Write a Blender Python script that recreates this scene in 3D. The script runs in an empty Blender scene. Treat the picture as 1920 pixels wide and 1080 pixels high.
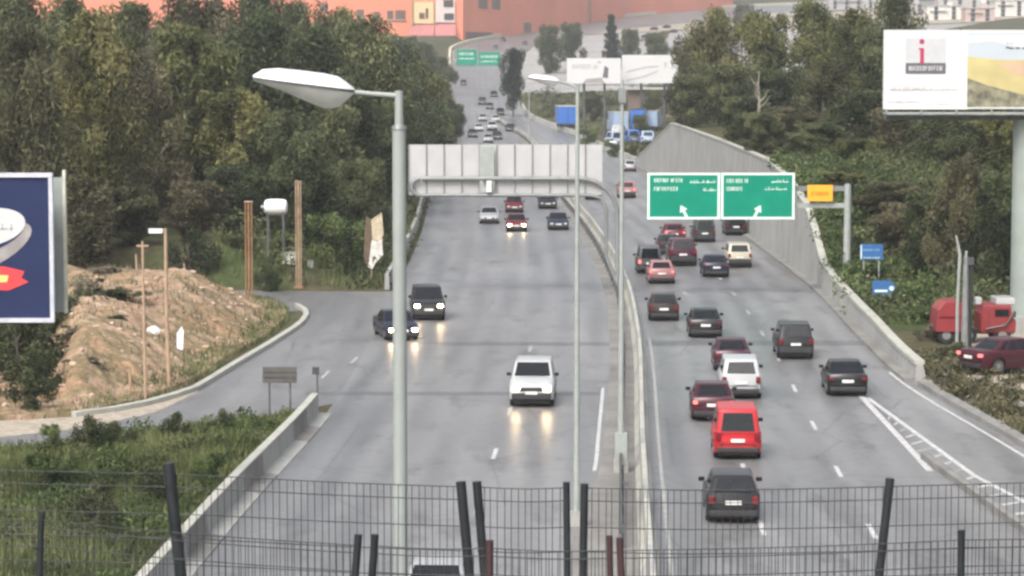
import bpy, bmesh, math, random
import numpy as np
from mathutils import Vector, Matrix

# ------------------------------------------------------------------ camera, sky, sun, exposure
S = bpy.context.scene
COL = S.collection
CAM_H, FPX, HORIZON = 14.4, 5000.0, 114.0
PITCH = math.atan((540.0 - HORIZON) / FPX)
cam_d = bpy.data.cameras.new("camera"); cam = bpy.data.objects.new("camera", cam_d); COL.objects.link(cam)
cam.location = (0, 0, CAM_H); cam.rotation_euler = (math.pi / 2 - PITCH, 0, 0)
cam_d.sensor_width = 36.0; cam_d.lens = FPX / 1920.0 * 36.0
cam_d.clip_start = 0.5; cam_d.clip_end = 9000
S.camera = cam
SUN_EL, SUN_AZ = math.radians(48), math.radians(205)      # high, veiled sun a little behind the camera
world = bpy.data.worlds.new("World"); S.world = world; world.use_nodes = True
wn = world.node_tree; wn.nodes.clear()
sky = wn.nodes.new("ShaderNodeTexSky"); sky.sky_type = 'NISHITA'; sky.sun_disc = False
sky.sun_elevation = SUN_EL; sky.sun_rotation = SUN_AZ; sky.air_density = 1.0; sky.dust_density = 6.0; sky.ozone_density = 1.0
hsv = wn.nodes.new("ShaderNodeHueSaturation"); hsv.inputs["Saturation"].default_value = 0.38
bg = wn.nodes.new("ShaderNodeBackground"); bg.inputs["Strength"].default_value = 0.12
wo = wn.nodes.new("ShaderNodeOutputWorld")
wn.links.new(sky.outputs[0], hsv.inputs["Color"]); wn.links.new(hsv.outputs[0], bg.inputs[0]); wn.links.new(bg.outputs[0], wo.inputs[0])
sun_d = bpy.data.lights.new("sun", 'SUN'); sun_d.energy = 1.0; sun_d.angle = math.radians(25); sun_d.color = (1.0, 0.95, 0.88)
sun = bpy.data.objects.new("sun", sun_d); COL.objects.link(sun)
sun.rotation_euler = (math.pi / 2 - SUN_EL, 0, math.pi - SUN_AZ)
S.view_settings.view_transform = 'Standard'; S.view_settings.look = 'None'
S.view_settings.gamma = 1.0; S.view_settings.exposure = 1.0
S.render.engine = 'CYCLES'
S.cycles.pixel_filter_type = 'BLACKMAN_HARRIS'; S.cycles.filter_width = 2.7
S.cycles.use_denoising = True; S.cycles.use_adaptive_sampling = True; S.cycles.adaptive_threshold = 0.03
S.cycles.max_bounces = 4; S.cycles.diffuse_bounces = 2; S.cycles.glossy_bounces = 2; S.cycles.transmission_bounces = 1; S.cycles.volume_bounces = 0
S.cycles.sample_clamp_indirect = 4.0

rnd = random.Random(7)

# ------------------------------------------------------------------ materials
MATS = {}
def _mat(name):
    m = bpy.data.materials.new(name); m.use_nodes = True
    return m, m.node_tree, m.node_tree.nodes["Principled BSDF"]
def ramp(nt, fac, stops):
    r = nt.nodes.new("ShaderNodeValToRGB"); e = r.color_ramp.elements
    while len(e) < len(stops): e.new(0.5)
    for el, (p, c) in zip(e, stops): el.position = p; el.color = (*c, 1)
    nt.links.new(fac, r.inputs[0]); return r.outputs[0]
def coords(nt, scale=(1, 1, 1), kind="Object"):
    t = nt.nodes.new("ShaderNodeTexCoord"); mp = nt.nodes.new("ShaderNodeMapping"); mp.inputs["Scale"].default_value = scale
    nt.links.new(t.outputs[kind], mp.inputs[0]); return mp.outputs[0]
def noise(nt, scale, detail=4, vec=None, rough=0.55):
    n = nt.nodes.new("ShaderNodeTexNoise"); n.inputs["Scale"].default_value = scale; n.inputs["Detail"].default_value = detail
    n.inputs["Roughness"].default_value = rough
    if vec is not None: nt.links.new(vec, n.inputs["Vector"])
    return n.outputs["Fac"]
def mixc(nt, fac, a, b, mode='MIX'):
    m = nt.nodes.new("ShaderNodeMix"); m.data_type = 'RGBA'; m.blend_type = mode
    for s, v in ((m.inputs[0], fac), (m.inputs[6], a), (m.inputs[7], b)):
        if isinstance(v, (int, float)): s.default_value = v
        elif isinstance(v, tuple): s.default_value = (*v, 1)
        else: nt.links.new(v, s)
    return m.outputs[2]
def bump(nt, b, fac, strength=0.3, dist=0.05):
    n = nt.nodes.new("ShaderNodeBump"); n.inputs["Strength"].default_value = strength; n.inputs["Distance"].default_value = dist
    nt.links.new(fac, n.inputs["Height"]); nt.links.new(n.outputs[0], b.inputs["Normal"])
def mat(name, color, rough=0.6, metal=0.0, var=0.18, scale=3.0, coat=0.0, emit=None, spec=0.5):
    """plain surface with a little uneven wear"""
    if name in MATS: return MATS[name]
    m, nt, b = _mat(name)
    d = tuple(max(0, c * (1 - var)) for c in color); l = tuple(min(1, c * (1 + var)) for c in color)
    f = noise(nt, scale, 5, coords(nt))
    nt.links.new(ramp(nt, f, [(0.3, d), (0.7, l)]), b.inputs["Base Color"])
    b.inputs["Roughness"].default_value = rough; b.inputs["Metallic"].default_value = metal
    b.inputs["Coat Weight"].default_value = coat; b.inputs["Coat Roughness"].default_value = 0.08
    b.inputs["Specular IOR Level"].default_value = spec
    if emit:
        b.inputs["Emission Color"].default_value = (*emit[0], 1); b.inputs["Emission Strength"].default_value = emit[1]
    MATS[name] = m; return m
def m_asphalt(name, tone, rough):
    m, nt, b = _mat(name)
    big = noise(nt, 0.06, 4, coords(nt, (1, 0.35, 1))); fine = noise(nt, 2.2, 6, coords(nt)); streak = noise(nt, 0.9, 5, coords(nt, (1, 0.035, 1)))
    grit = noise(nt, 30, 2, coords(nt))
    c = ramp(nt, big, [(0.3, tuple(t * 0.72 for t in tone)), (0.7, tuple(t * 1.25 for t in tone))])
    c = mixc(nt, 0.35, c, ramp(nt, streak, [(0.3, (0.35, 0.35, 0.36)), (0.72, (0.72, 0.71, 0.70))]), 'OVERLAY')
    la = nt.nodes.new("ShaderNodeAttribute"); la.attribute_name = "lat"
    w1 = nt.nodes.new("ShaderNodeMath"); w1.operation = 'MULTIPLY_ADD'; w1.inputs[1].default_value = 2 * math.pi / 1.72; w1.inputs[2].default_value = 0.9
    nt.links.new(la.outputs["Fac"], w1.inputs[0])
    w2 = nt.nodes.new("ShaderNodeMath"); w2.operation = 'COSINE'; nt.links.new(w1.outputs[0], w2.inputs[0])
    w3 = nt.nodes.new("ShaderNodeMapRange"); w3.inputs[1].default_value = -1; nt.links.new(w2.outputs[0], w3.inputs[0])
    w4 = nt.nodes.new("ShaderNodeMath"); w4.operation = 'MULTIPLY'; nt.links.new(w3.outputs[0], w4.inputs[0]); nt.links.new(ramp(nt, noise(nt, 0.25, 3, coords(nt, (1, .12, 1))), [(.35, (0, 0, 0)), (.65, (1, 1, 1))]), w4.inputs[1])
    c = mixc(nt, w4.outputs[0], c, mixc(nt, 0.42, c, (0.04, 0.04, 0.042)))
    stain = noise(nt, 0.55, 6, coords(nt, (1, .3, 1)), .7)
    c = mixc(nt, ramp(nt, stain, [(.54, (0, 0, 0)), (.66, (.7, .7, .7))]), c, (0.085, 0.083, 0.082))
    crack = nt.nodes.new("ShaderNodeTexVoronoi"); crack.feature = 'DISTANCE_TO_EDGE'; crack.inputs["Scale"].default_value = .16; nt.links.new(coords(nt, (1, .7, 1)), crack.inputs["Vector"])
    c = mixc(nt, ramp(nt, crack.outputs["Distance"], [(.0, (.45, .45, .45)), (.012, (0, 0, 0))]), c, (0.06, 0.06, 0.06))
    c = mixc(nt, 0.3, c, ramp(nt, fine, [(0.3, (0.3, 0.3, 0.3)), (0.7, (0.7, 0.7, 0.7))]), 'OVERLAY')
    nt.links.new(c, b.inputs["Base Color"])
    r = nt.nodes.new("ShaderNodeMapRange"); r.inputs[3].default_value = rough - 0.1; r.inputs[4].default_value = rough + 0.14
    nt.links.new(big, r.inputs[0]); nt.links.new(r.outputs[0], b.inputs["Roughness"])
    b.inputs["Specular IOR Level"].default_value = 0.5
    bump(nt, b, grit, 0.12, 0.01)
    MATS[name] = m; return m
def m_ground(name, cols, s1, s2, bumpd=0.15):
    m, nt, b = _mat(name)
    a = noise(nt, s1, 6, coords(nt), 0.65); f = noise(nt, s2, 6, coords(nt), 0.7)
    n = len(cols)
    c = ramp(nt, a, [(0.28 + 0.44 * i / (n - 1), k) for i, k in enumerate(cols)])
    c = mixc(nt, 0.55, c, ramp(nt, f, [(0.3, (0.18, 0.18, 0.18)), (0.7, (0.82, 0.82, 0.82))]), 'OVERLAY')
    nt.links.new(c, b.inputs["Base Color"]); b.inputs["Roughness"].default_value = 0.95; b.inputs["Specular IOR Level"].default_value = 0.15
    bump(nt, b, f, 0.6, bumpd); MATS[name] = m; return m
def m_leaf(name, dark, mid, light, trans=0.25):
    m, nt, b = _mat(name)
    at_ = nt.nodes.new("ShaderNodeAttribute"); at_.attribute_name = "tint"
    oi = nt.nodes.new("ShaderNodeObjectInfo")
    c = ramp(nt, at_.outputs["Fac"], [(0.05, dark), (0.5, mid), (0.95, light)])
    hs = nt.nodes.new("ShaderNodeHueSaturation")
    mr = nt.nodes.new("ShaderNodeMapRange"); mr.inputs[3].default_value = 0.475; mr.inputs[4].default_value = 0.525
    nt.links.new(oi.outputs["Random"], mr.inputs[0]); nt.links.new(mr.outputs[0], hs.inputs["Hue"])
    mv = nt.nodes.new("ShaderNodeMapRange"); mv.inputs[3].default_value = 1.28; mv.inputs[4].default_value = 0.72
    nt.links.new(oi.outputs["Random"], mv.inputs[0]); nt.links.new(mv.outputs[0], hs.inputs["Value"])
    nt.links.new(c, hs.inputs["Color"])
    nt.links.new(hs.outputs[0], b.inputs["Base Color"]); b.inputs["Roughness"].default_value = 0.7; b.inputs["Specular IOR Level"].default_value = 0.2
    tr = nt.nodes.new("ShaderNodeBsdfTranslucent"); nt.links.new(hs.outputs[0], tr.inputs[0])
    ms = nt.nodes.new("ShaderNodeMixShader"); ms.inputs[0].default_value = trans
    nt.links.new(b.outputs[0], ms.inputs[1]); nt.links.new(tr.outputs[0], ms.inputs[2])
    nt.links.new(ms.outputs[0], nt.nodes["Material Output"].inputs[0]); MATS[name] = m; return m

ASPH = m_asphalt("damp_asphalt", (0.198, 0.199, 0.202), 0.36)
ASPH2 = m_asphalt("older_asphalt", (0.205, 0.205, 0.207), 0.38)
PATCH = m_asphalt("joint_asphalt", (0.135, 0.136, 0.14), 0.4)
GROUND = m_ground("scrub_ground", [(0.035, 0.05, 0.018), (0.06, 0.075, 0.03), (0.10, 0.085, 0.05), (0.055, 0.06, 0.03)], 0.12, 1.6)
SOIL = m_ground("orange_soil", [(0.12, 0.088, 0.052), (0.30, 0.19, 0.11), (0.40, 0.285, 0.20), (0.20, 0.16, 0.09), (0.37, 0.24, 0.15), (.16, .13, .075)], 0.3, 1.7, 0.25)
SAND = m_ground("sandy_shoulder", [(0.28, 0.24, 0.19), (0.40, 0.35, 0.29), (0.33, 0.28, 0.22)], 0.4, 3.0, 0.05)
URBAN = m_ground("pale_paving", [(0.25, 0.24, 0.23), (0.33, 0.32, 0.31), (0.40, 0.39, 0.37)], 0.05, 0.4, 0.02)
def m_conc(name, c, var):
    m, nt, b = _mat(name)
    a = noise(nt, .35, 5, coords(nt)); st = noise(nt, 1.6, 6, coords(nt, (1, 1, .06)), .7); f = noise(nt, 6, 5, coords(nt))
    k = ramp(nt, a, [(.3, tuple(v * (1 - var) for v in c)), (.7, tuple(v * (1 + var) for v in c))])
    k = mixc(nt, ramp(nt, st, [(.5, (0, 0, 0)), (.75, (.45, .45, .45))]), k, tuple(v * .55 for v in c))
    k = mixc(nt, .25, k, ramp(nt, f, [(.3, (.3, .3, .3)), (.7, (.7, .7, .7))]), 'OVERLAY')
    nt.links.new(k, b.inputs["Base Color"]); b.inputs["Roughness"].default_value = .88; bump(nt, b, f, .3, .01); MATS[name] = m; return m
CONC = m_conc("weathered_concrete", (0.335, 0.335, 0.32), .16)
CONCL = mat("pale_coping_concrete", (0.40, 0.40, 0.355), 0.85, var=0.15, scale=1.3)
CONCD = m_conc("stained_concrete", (0.21, 0.205, 0.195), .28)
LINE = mat("worn_white_line", (0.48, 0.48, 0.47), 0.6, var=0.3, scale=4)
LINEW = mat("faded_line", (0.36, 0.36, 0.35), 0.6, var=0.3, scale=5)
STEEL = mat("galvanised_steel", (0.24, 0.25, 0.25), 0.5, 0.35, 0.14, 2)
STEELP = mat("painted_pole", (0.33, 0.36, 0.345), 0.5, 0.1, 0.12, 2)
STEELD = mat("dark_steel", (0.10, 0.105, 0.11), 0.55, 0.3, 0.3, 3)
FENCEM = mat("blackened_fence_steel", (0.022, 0.026, 0.030), 0.5, 0.2, 0.35, 6)
FENCER = mat("primer_red_steel", (0.060, 0.030, 0.034), 0.6, 0.2, 0.3, 6)
WIRE = mat("dark_mesh_wire", (0.055, 0.058, 0.062), 0.5, 0.3, 0.3, 6)
WHITEP = mat("white_enamel", (0.80, 0.81, 0.80), 0.35, var=0.05, scale=6)
PANELB = mat("sign_back_sheet", (0.47, 0.47, 0.475), 0.5, 0.1, 0.08, 0.8)
RUST = mat("rusty_column_steel", (0.30, 0.165, 0.085), 0.85, 0.1, 0.35, 2.5)
RUSTL = mat("dusty_rust_steel", (0.40, 0.28, 0.19), 0.85, 0.0, 0.25, 2.5)
GREEN = mat("sign_green", (0.0, 0.235, 0.150), 0.6, var=0.10, scale=0.8, spec=.2)
GREENW = mat("sign_white_film", (0.70, 0.86, 0.78), 0.45, var=0.05)
ORANGE = mat("sign_orange", (0.95, 0.42, 0.03), 0.45, var=0.06)
BLUE = mat("sign_blue", (0.03, 0.125, 0.34), 0.55, var=0.08)
NAVY = mat("poster_navy", (0.024, 0.034, 0.092), 0.7, var=0.14, scale=0.6, spec=.15)
POSTW = mat("poster_white", (0.60, 0.60, 0.605), 0.5, var=0.02)
POSTG = mat("poster_grey", (0.30, 0.28, 0.28), 0.5, var=0.25, scale=2)
POSTR = mat("poster_red", (0.80, 0.06, 0.07), 0.5, var=0.1)
POSTY = mat("poster_yellow", (0.90, 0.66, 0.20), 0.5, var=0.1)
INK = mat("print_dark", (0.12, 0.12, 0.14), 0.5, var=0.1)
INKG = mat("print_grey", (0.42, 0.42, 0.44), 0.5, var=0.1)
INKM = mat("print_crimson", (0.42, 0.03, 0.10), 0.5, var=0.1)
BARK = mat("pale_bark", (0.30, 0.27, 0.22), 0.9, var=0.4, scale=2)
BARKD = mat("dark_bark", (0.10, 0.085, 0.07), 0.9, var=0.35, scale=2)
GLASS = mat("tinted_car_glass", (0.010, 0.012, 0.015), 0.10, var=0.2, spec=0.4)
TYRE = mat("tyre_rubber", (0.018, 0.018, 0.019), 0.8)
RIM = mat("alloy_rim", (0.35, 0.35, 0.36), 0.4, 0.6)
PLASTIC = mat("black_bumper_plastic", (0.028, 0.028, 0.03), 0.6)
PLATE = mat("number_plate", (0.72, 0.72, 0.70), 0.5)
TAIL = mat("tail_lamp_red", (0.16, 0.008, 0.012), 0.25)
TAILON = mat("brake_lamp_lit", (0.55, 0.05, 0.05), 0.25, emit=((1, 0.26, 0.24), .8))
LAMPOFF = mat("headlamp_lens", (0.62, 0.63, 0.64), 0.15)
LAMPON = mat("headlamp_lit", (0.9, 0.9, 0.85), 0.2, emit=((1.0, 0.72, 0.40), 40.0))
WGLASS = mat("house_window_glass", (0.05, 0.05, 0.06), 0.15)
LEAF_O = m_leaf("olive_foliage", (0.034, 0.042, 0.016), (0.098, 0.110, 0.044), (0.215, 0.220, 0.088))
LEAF_D = m_leaf("dark_foliage", (0.026, 0.036, 0.017), (0.078, 0.095, 0.046), (0.170, 0.190, 0.090))
LEAF_B = m_leaf("brownish_foliage", (0.038, 0.038, 0.021), (0.106, 0.104, 0.058), (0.195, 0.182, 0.100))
LEAF_G = m_leaf("fresh_green_foliage", (0.026, 0.046, 0.016), (0.075, 0.115, 0.042), (0.150, 0.200, 0.075))
LEAF_C = m_leaf("conifer_foliage", (0.012, 0.020, 0.014), (0.030, 0.042, 0.030), (0.060, 0.075, 0.050))
GRASSM = m_leaf("weedy_grass", (0.034, 0.054, 0.020), (0.095, 0.130, 0.050), (0.185, 0.215, 0.095))
TWIG = m_leaf("dry_twig_bush", (0.05, 0.042, 0.034), (0.135, 0.115, 0.09), (0.28, 0.24, 0.18), 0.1)

# ------------------------------------------------------------------ small helpers
def tag(o, label=None, cat=None, group=None, kind=None):
    if label: o["label"] = label
    if cat: o["category"] = cat
    if group: o["group"] = group
    if kind: o["kind"] = kind
    return o
def empty(name, loc=(0, 0, 0), rz=0.0):
    o = bpy.data.objects.new(name, None); COL.objects.link(o); o.location = loc; o.rotation_euler = (0, 0, rz); o.empty_display_size = 0.3
    return o
def link(name, me, parent=None, loc=None, rot=None):
    o = bpy.data.objects.new(name, me); COL.objects.link(o)
    if parent: o.parent = parent
    if loc: o.location = loc
    if rot: o.rotation_euler = rot
    return o
class MB:
    def __init__(s): s.v = []; s.f = []; s.mi = []
    def add(s, vs, fs, mi=0):
        n = len(s.v); s.v += [tuple(v) for v in vs]; s.f += [tuple(i + n for i in f) for f in fs]; s.mi += [mi] * len(fs); return s
    def box(s, c, d, M=None, mi=0):
        x, y, z = (k / 2 for k in d)
        vs = [Vector((sx * x, sy * y, sz * z)) for sx in (-1, 1) for sy in (-1, 1) for sz in (-1, 1)]
        if M is not None: vs = [M @ v for v in vs]
        vs = [v + Vector(c) for v in vs]
        return s.add(vs, [(0, 1, 3, 2), (4, 6, 7, 5), (0, 4, 5, 1), (2, 3, 7, 6), (0, 2, 6, 4), (1, 5, 7, 3)], mi)
    def tube(s, pts, rads, n=8, cap=True, mi=0):
        pts = [Vector(p) for p in pts]
        if not isinstance(rads, (list, tuple)): rads = [rads] * len(pts)
        vs = []; ref = None
        for i, p in enumerate(pts):
            d = (pts[min(i + 1, len(pts) - 1)] - pts[max(i - 1, 0)]).normalized()
            if ref is None: ref = Vector((1, 0, 0)) if abs(d.x) < 0.8 else Vector((0, 1, 0))
            u = (ref - d * ref.dot(d)).normalized(); w = d.cross(u); ref = u
            for k in range(n):
                a = 2 * math.pi * k / n; vs.append(p + (u * math.cos(a) + w * math.sin(a)) * rads[i])
        fs = [(i * n + k, i * n + (k + 1) % n, (i + 1) * n + (k + 1) % n, (i + 1) * n + k) for i in range(len(pts) - 1) for k in range(n)]
        if cap: fs += [tuple(range(n))[::-1], tuple(range((len(pts) - 1) * n, len(pts) * n))]
        return s.add(vs, fs, mi)
    def loft(s, rings, cap=True, closed=True, mi=0):
        n = len(rings[0]); vs = [p for r in rings for p in r]; m = n if closed else n - 1
        fs = [(i * n + k, i * n + (k + 1) % n, (i + 1) * n + (k + 1) % n, (i + 1) * n + k) for i in range(len(rings) - 1) for k in range(m)]
        if cap: fs += [tuple(range(n))[::-1], tuple(range((len(rings) - 1) * n, len(rings) * n))]
        return s.add(vs, fs, mi)
    def prism(s, poly, y0, y1, mi=0):                       # poly in x,z, pushed along y
        return s.loft([[(x, y0, z) for x, z in poly], [(x, y1, z) for x, z in poly]], mi=mi)
    def mesh(s, name, mats, smooth=False, bevel=0):
        me = bpy.data.meshes.new(name); me.from_pydata(s.v, [], s.f)
        for m in (mats if isinstance(mats, (list, tuple)) else [mats]): me.materials.append(m)
        me.polygons.foreach_set("material_index", s.mi)
        bm = bmesh.new(); bm.from_mesh(me)
        if bevel:
            bmesh.ops.bevel(bm, geom=[e for e in bm.edges if len(e.link_faces) == 2 and e.calc_face_angle(0) > 0.5], offset=bevel, segments=2, affect='EDGES', profile=0.6)
        bmesh.ops.recalc_face_normals(bm, faces=bm.faces); bm.to_mesh(me); bm.free()
        if smooth:
            me.polygons.foreach_set("use_smooth", [True] * len(me.polygons)); me.set_sharp_from_angle(angle=math.radians(smooth if smooth > 1 else 38))
        me.update(); return me
    def build(s, name, mats, parent=None, smooth=False, bevel=0, loc=None, rot=None):
        return link(name, s.mesh(name, mats, smooth, bevel), parent, loc, rot)
def sp(t, w): return w * math.log1p(math.exp(max(-50, min(50, t / w))))
def sm(t): t = max(0.0, min(1.0, t)); return t * t * (3 - 2 * t)
def h0(Y): return 0.033 * sp(Y - 480, 25) + 0.027 * sp(Y - 1035, 40)
def curve(pts):
    xs = np.array([p[0] for p in pts], float); ys = np.array([p[1] for p in pts], float)
    h = np.diff(xs); d = np.diff(ys) / h; m = np.zeros(len(xs)); m[0] = d[0]; m[-1] = d[-1]
    for i in range(1, len(xs) - 1): m[i] = (d[i - 1] * h[i] + d[i] * h[i - 1]) / (h[i - 1] + h[i])
    def f(x):
        if x <= xs[0]: return float(ys[0] + m[0] * (x - xs[0]))
        if x >= xs[-1]: return float(ys[-1] + m[-1] * (x - xs[-1]))
        i = int(np.searchsorted(xs, x) - 1); t = (x - xs[i]) / h[i]
        return float((2*t**3 - 3*t*t + 1) * ys[i] + (t**3 - 2*t*t + t) * h[i] * m[i] + (-2*t**3 + 3*t*t) * ys[i+1] + (t**3 - t*t) * h[i] * m[i+1])
    return f
def lin(pts):
    a = [p[0] for p in pts]; b = [p[1] for p in pts]
    return lambda x: float(np.interp(x, a, b))
MED = curve([(30, 2.6), (74, 3.7), (92, 4.4), (137, 6.3), (165, 7.0), (191, 7.1), (230, 6.7), (271, 5.8), (370, 4.3), (467, 3.0), (552, -3.2), (640, -5), (717, -6.5), (835, -8), (950, -8), (1035, -6)])
LFT = curve([(30, -10.6), (74, -9.2), (84, -8.8), (106, -7.7), (150, -7.4), (221, -7.6), (278, -8.6), (370, -9.0), (467, -9.6), (552, -14), (640, -16), (717, -17), (835, -19), (950, -21.5), (1035, -21.7), (1085, -16), (1137, -4.5), (1207, 9.7), (1347, 64.7), (1448, 119), (1540, 228)])
RGT = curve([(30, 24), (74, 20.6), (100, 19.2), (119, 18.2), (140, 18.6), (165, 19.4), (208, 19.6), (260, 19.4), (318, 18.6), (367, 17.0), (430, 14.5), (483, 11.6), (552, 3.8), (640, 1.5), (717, 0), (835, -1), (950, 3), (1035, 8), (1100, 20), (1157, 36), (1260, 88), (1379, 150), (1448, 243), (1540, 350)])
WALLH = lin([(30, .6), (119, .75), (137, 1.05), (160, 1.25), (168, 1.6), (174, 3.2), (180, 4.6), (192, 5.8), (208, 6.6), (260, 6.8), (318, 6.9), (350, 3.0), (367, .95), (552, .95), (1600, .9)])
def wob(X, Y): return 0.5 * math.sin(X * 0.9 + 1.3 * math.sin(Y * 0.37)) * math.sin(Y * 0.53 + 0.8 * math.sin(X * 0.61)) + 0.3 * math.sin(X * 2.1 + Y * 1.7) * math.sin(Y * 2.3 - X)
def ground(X, Y):
    l, r = LFT(Y), RGT(Y); b = h0(Y)
    if l <= X <= r + .3: return b - 0.03
    if X < l:
        d = l - X; up = 0.0
        if Y < 112: up += (0.35 * sm((d - 0.6) / 2.0) + 0.12 * wob(X, Y) * sm(d / 3)) * sm((103 - Y - 0.35 * (d - 1)) / 6.0)
        up += 2.4 * sm((d - 13) / 10) * sm((Y - 112) / 22) * sm((172 - Y) / 10)
        up += 2.6 * sm((d - 2.6) / 8) * sm((Y - 166) / 6)
        return b - 0.03 + up + max(0, d - 60) * 0.02
    d = X - r
    if Y < 119: return b - 0.03 + min(.35, 0.06 * d) * sm(d / 1.0) + 0.08 * wob(X, Y) * sm(d / 2)
    k = WALLH(Y) - 0.18
    near = sm((165 - Y) / 20)
    return b + k * (1 - near) + near * min(k, 0.3) + 0.05 * min(d, 40) * (1 - near) + 0.1 * wob(X, Y) * sm(d / 3) + max(0, d - 60) * 0.03
def ray(x, y):
    a, b = (x - 960) / FPX, (540 - y) / FPX; c, s = math.cos(PITCH), math.sin(PITCH)
    return Vector((a, c + b * s, -s + b * c))
def at(x, y):                                               # the road-level point a sight line meets
    d = ray(x, y); lo, hi = 20.0, 3000.0; g = lambda Y: CAM_H + d.z / d.y * Y - h0(Y)
    Y = 20.0
    while Y < 3000 and g(Y) > 0: Y *= 1.01
    lo, hi = Y / 1.01, Y
    for _ in range(30):
        mid = (lo + hi) / 2
        if g(mid) > 0: lo = mid
        else: hi = mid
    return Vector((d.x / d.y * lo, lo, h0(lo)))
def far(x, y, Y):                                           # the point of a sight line at distance Y
    d = ray(x, y); return Vector((d.x / d.y * Y, Y, CAM_H + d.z / d.y * Y))
def onground(x, Y): X = ray(x, 540).x / ray(x, 540).y * Y; return Vector((X, Y, ground(X, Y)))
def struct(o): o["kind"] = "structure"; return o

# ------------------------------------------------------------------ ground, roads
def build_ground():
    rows = [-60, -20, 10, 40] + [60 + 1.5 * i for i in range(80)] + [180 + 5 * i for i in range(60)] + [480 + 20 * i for i in range(54)] + [1580, 1660, 1740, 1820]
    offl = [0, .6, 1.2, 2, 3, 4.2, 5.5, 7, 9, 11, 13, 15, 17, 20, 24, 30, 40, 60, 100, 180, 320, 600]
    offr = [.12, .62, 1.1, 1.8, 3, 4.5, 6.5, 9, 12, 16, 22, 30, 40, 60, 100, 180, 320, 600]
    vs = []; n = len(offl) + len(offr)
    for Y in rows:
        l, r = LFT(min(max(Y, 30), 1540)), RGT(min(max(Y, 30), 1540))
        for o in reversed(offl): vs.append((l - o, Y, ground(l - o - 1e-4, Y) if 30 < Y < 1540 else h0(Y) + max(0, o - 60) * .02 - .03))
        for o in offr: vs.append((r + o, Y, ground(r + o - 1e-4, Y) if 30 < Y < 1540 else h0(Y) + max(0, o - 60) * .03))
    fs = [(j * n + i, j * n + i + 1, (j + 1) * n + i + 1, (j + 1) * n + i) for j in range(len(rows) - 1) for i in range(n - 1)]
    me = bpy.data.meshes.new("ground"); me.from_pydata(vs, [], fs); me.materials.append(GROUND)
    me.polygons.foreach_set("use_smooth", [True] * len(fs)); return struct(link("ground", me))
build_ground()
def sheet(name, fa, fb, ys, dz, m, n=3, parent=None, drape=False):
    vs = []
    for Y in ys:
        a, b = fa(Y), fb(Y)
        for i in range(n + 1):
            X = a + (b - a) * i / n; vs.append((X, Y, (ground(X, Y) if drape else h0(Y)) + dz))
    k = n + 1
    fs = [(j * k + i, j * k + i + 1, (j + 1) * k + i + 1, (j + 1) * k + i) for j in range(len(ys) - 1) for i in range(n)]
    me = bpy.data.meshes.new(name); me.from_pydata(vs, [], fs); me.materials.append(m)
    me.attributes.new("lat", 'FLOAT', 'POINT').data.foreach_set("value", [x - MED(min(y, 1035)) for x, y, z in vs])
    return link(name, me, parent)
YS = [30 + 4 * i for i in range(130)] + [550 + 15 * i for i in range(67)]
YN = [y for y in YS if y <= 550]
roadL = struct(sheet("oncoming_carriageway", LFT, lambda Y: MED(Y) - 0.5, YN, 0.0, ASPH))
roadR = struct(sheet("outgoing_carriageway", lambda Y: MED(Y) - 0.5, RGT, YN, 0.0, ASPH2))
roadF = struct(sheet("far_highway", LFT, RGT, [y for y in YS if y >= 546], 0.004, ASPH2, 4))
for (y0, y1, fa, fb, par) in ((134.5, 136.3, lambda Y: MED(Y) - 12.0 + (137 - Y), lambda Y: MED(Y) - 1.2, roadL), (134.6, 137.0, lambda Y: MED(Y) + 0.6, lambda Y: RGT(Y) - .5, roadR), (114.4, 115.6, lambda Y: LFT(Y) - 1.5, lambda Y: MED(Y) - 1.6, roadL)):
    sheet("joint_band", fa, fb, [y0, (y0 + y1) / 2, y1], 0.004, PATCH, 3, par)
# painted lines (children of the carriageway they lie on)
def dash(parent, off, Yc, ln=2.6, w=0.16, m=LINE, name="lane_dash"):
    sheet(name, lambda Y: MED(Y) + off - w / 2, lambda Y: MED(Y) + off + w / 2, [Yc - ln / 2, Yc, Yc + ln / 2], 0.008, m, 1, parent)
for i in range(13):
    Y = 69.0 + 11.95 * i
    dash(roadR, 7.1 - 0.004 * max(0, Y - 80), Y, m=LINE if i < 5 else LINEW)
    dash(roadR, 3.75, Y + 0.6, m=LINE if i < 3 else LINEW)
for Y, m in ((73.5, LINEW), (85.4, LINEW), (97.2, LINE), (109.1, LINEW), (121, LINEW), (133, LINEW)): dash(roadL, -5.25, Y, m=m)
for Y in (122.0, 128.0): dash(roadL, -13.6 - (128 - Y) * .12, Y, 3.0, m=LINEW)
sheet("edge_line", lambda Y: MED(Y) - 1.56 - 0.5 * sm((97 - Y) / 20), lambda Y: MED(Y) - 1.42 - 0.5 * sm((97 - Y) / 20), [93 + 2 * i for i in range(13)], 0.008, LINE, 1, roadL)
sheet("edge_line", lambda Y: MED(Y) + 0.75, lambda Y: MED(Y) + 0.87, [66 + 3 * i for i in range(25)], 0.008, LINEW, 1, roadR)
sheet("edge_line", lambda Y: RGT(Y) - 0.75, lambda Y: RGT(Y) - 0.6, [72 + 3 * i for i in range(18)], 0.008, LINE, 1, roadR)
GA = lin([(60, 14.1), (94, 14.75), (114.5, 15.05)]); GB = lin([(60, 17.2), (92, 16.1), (114.5, 15.2)])
sheet("gore_line", lambda Y: GA(Y) - .13, lambda Y: GA(Y) + .13, [93, 100, 107, 114.6], 0.008, LINE, 1, roadR)
GK = lin([(60, 17.4), (81, 15.7), (96, 14.95), (97, GA(97) - .05), (114.5, 15.05)])
GB = lin([(60, 20.2), (75, 18.2), (92, 16.1), (114.5, 15.2)])
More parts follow.
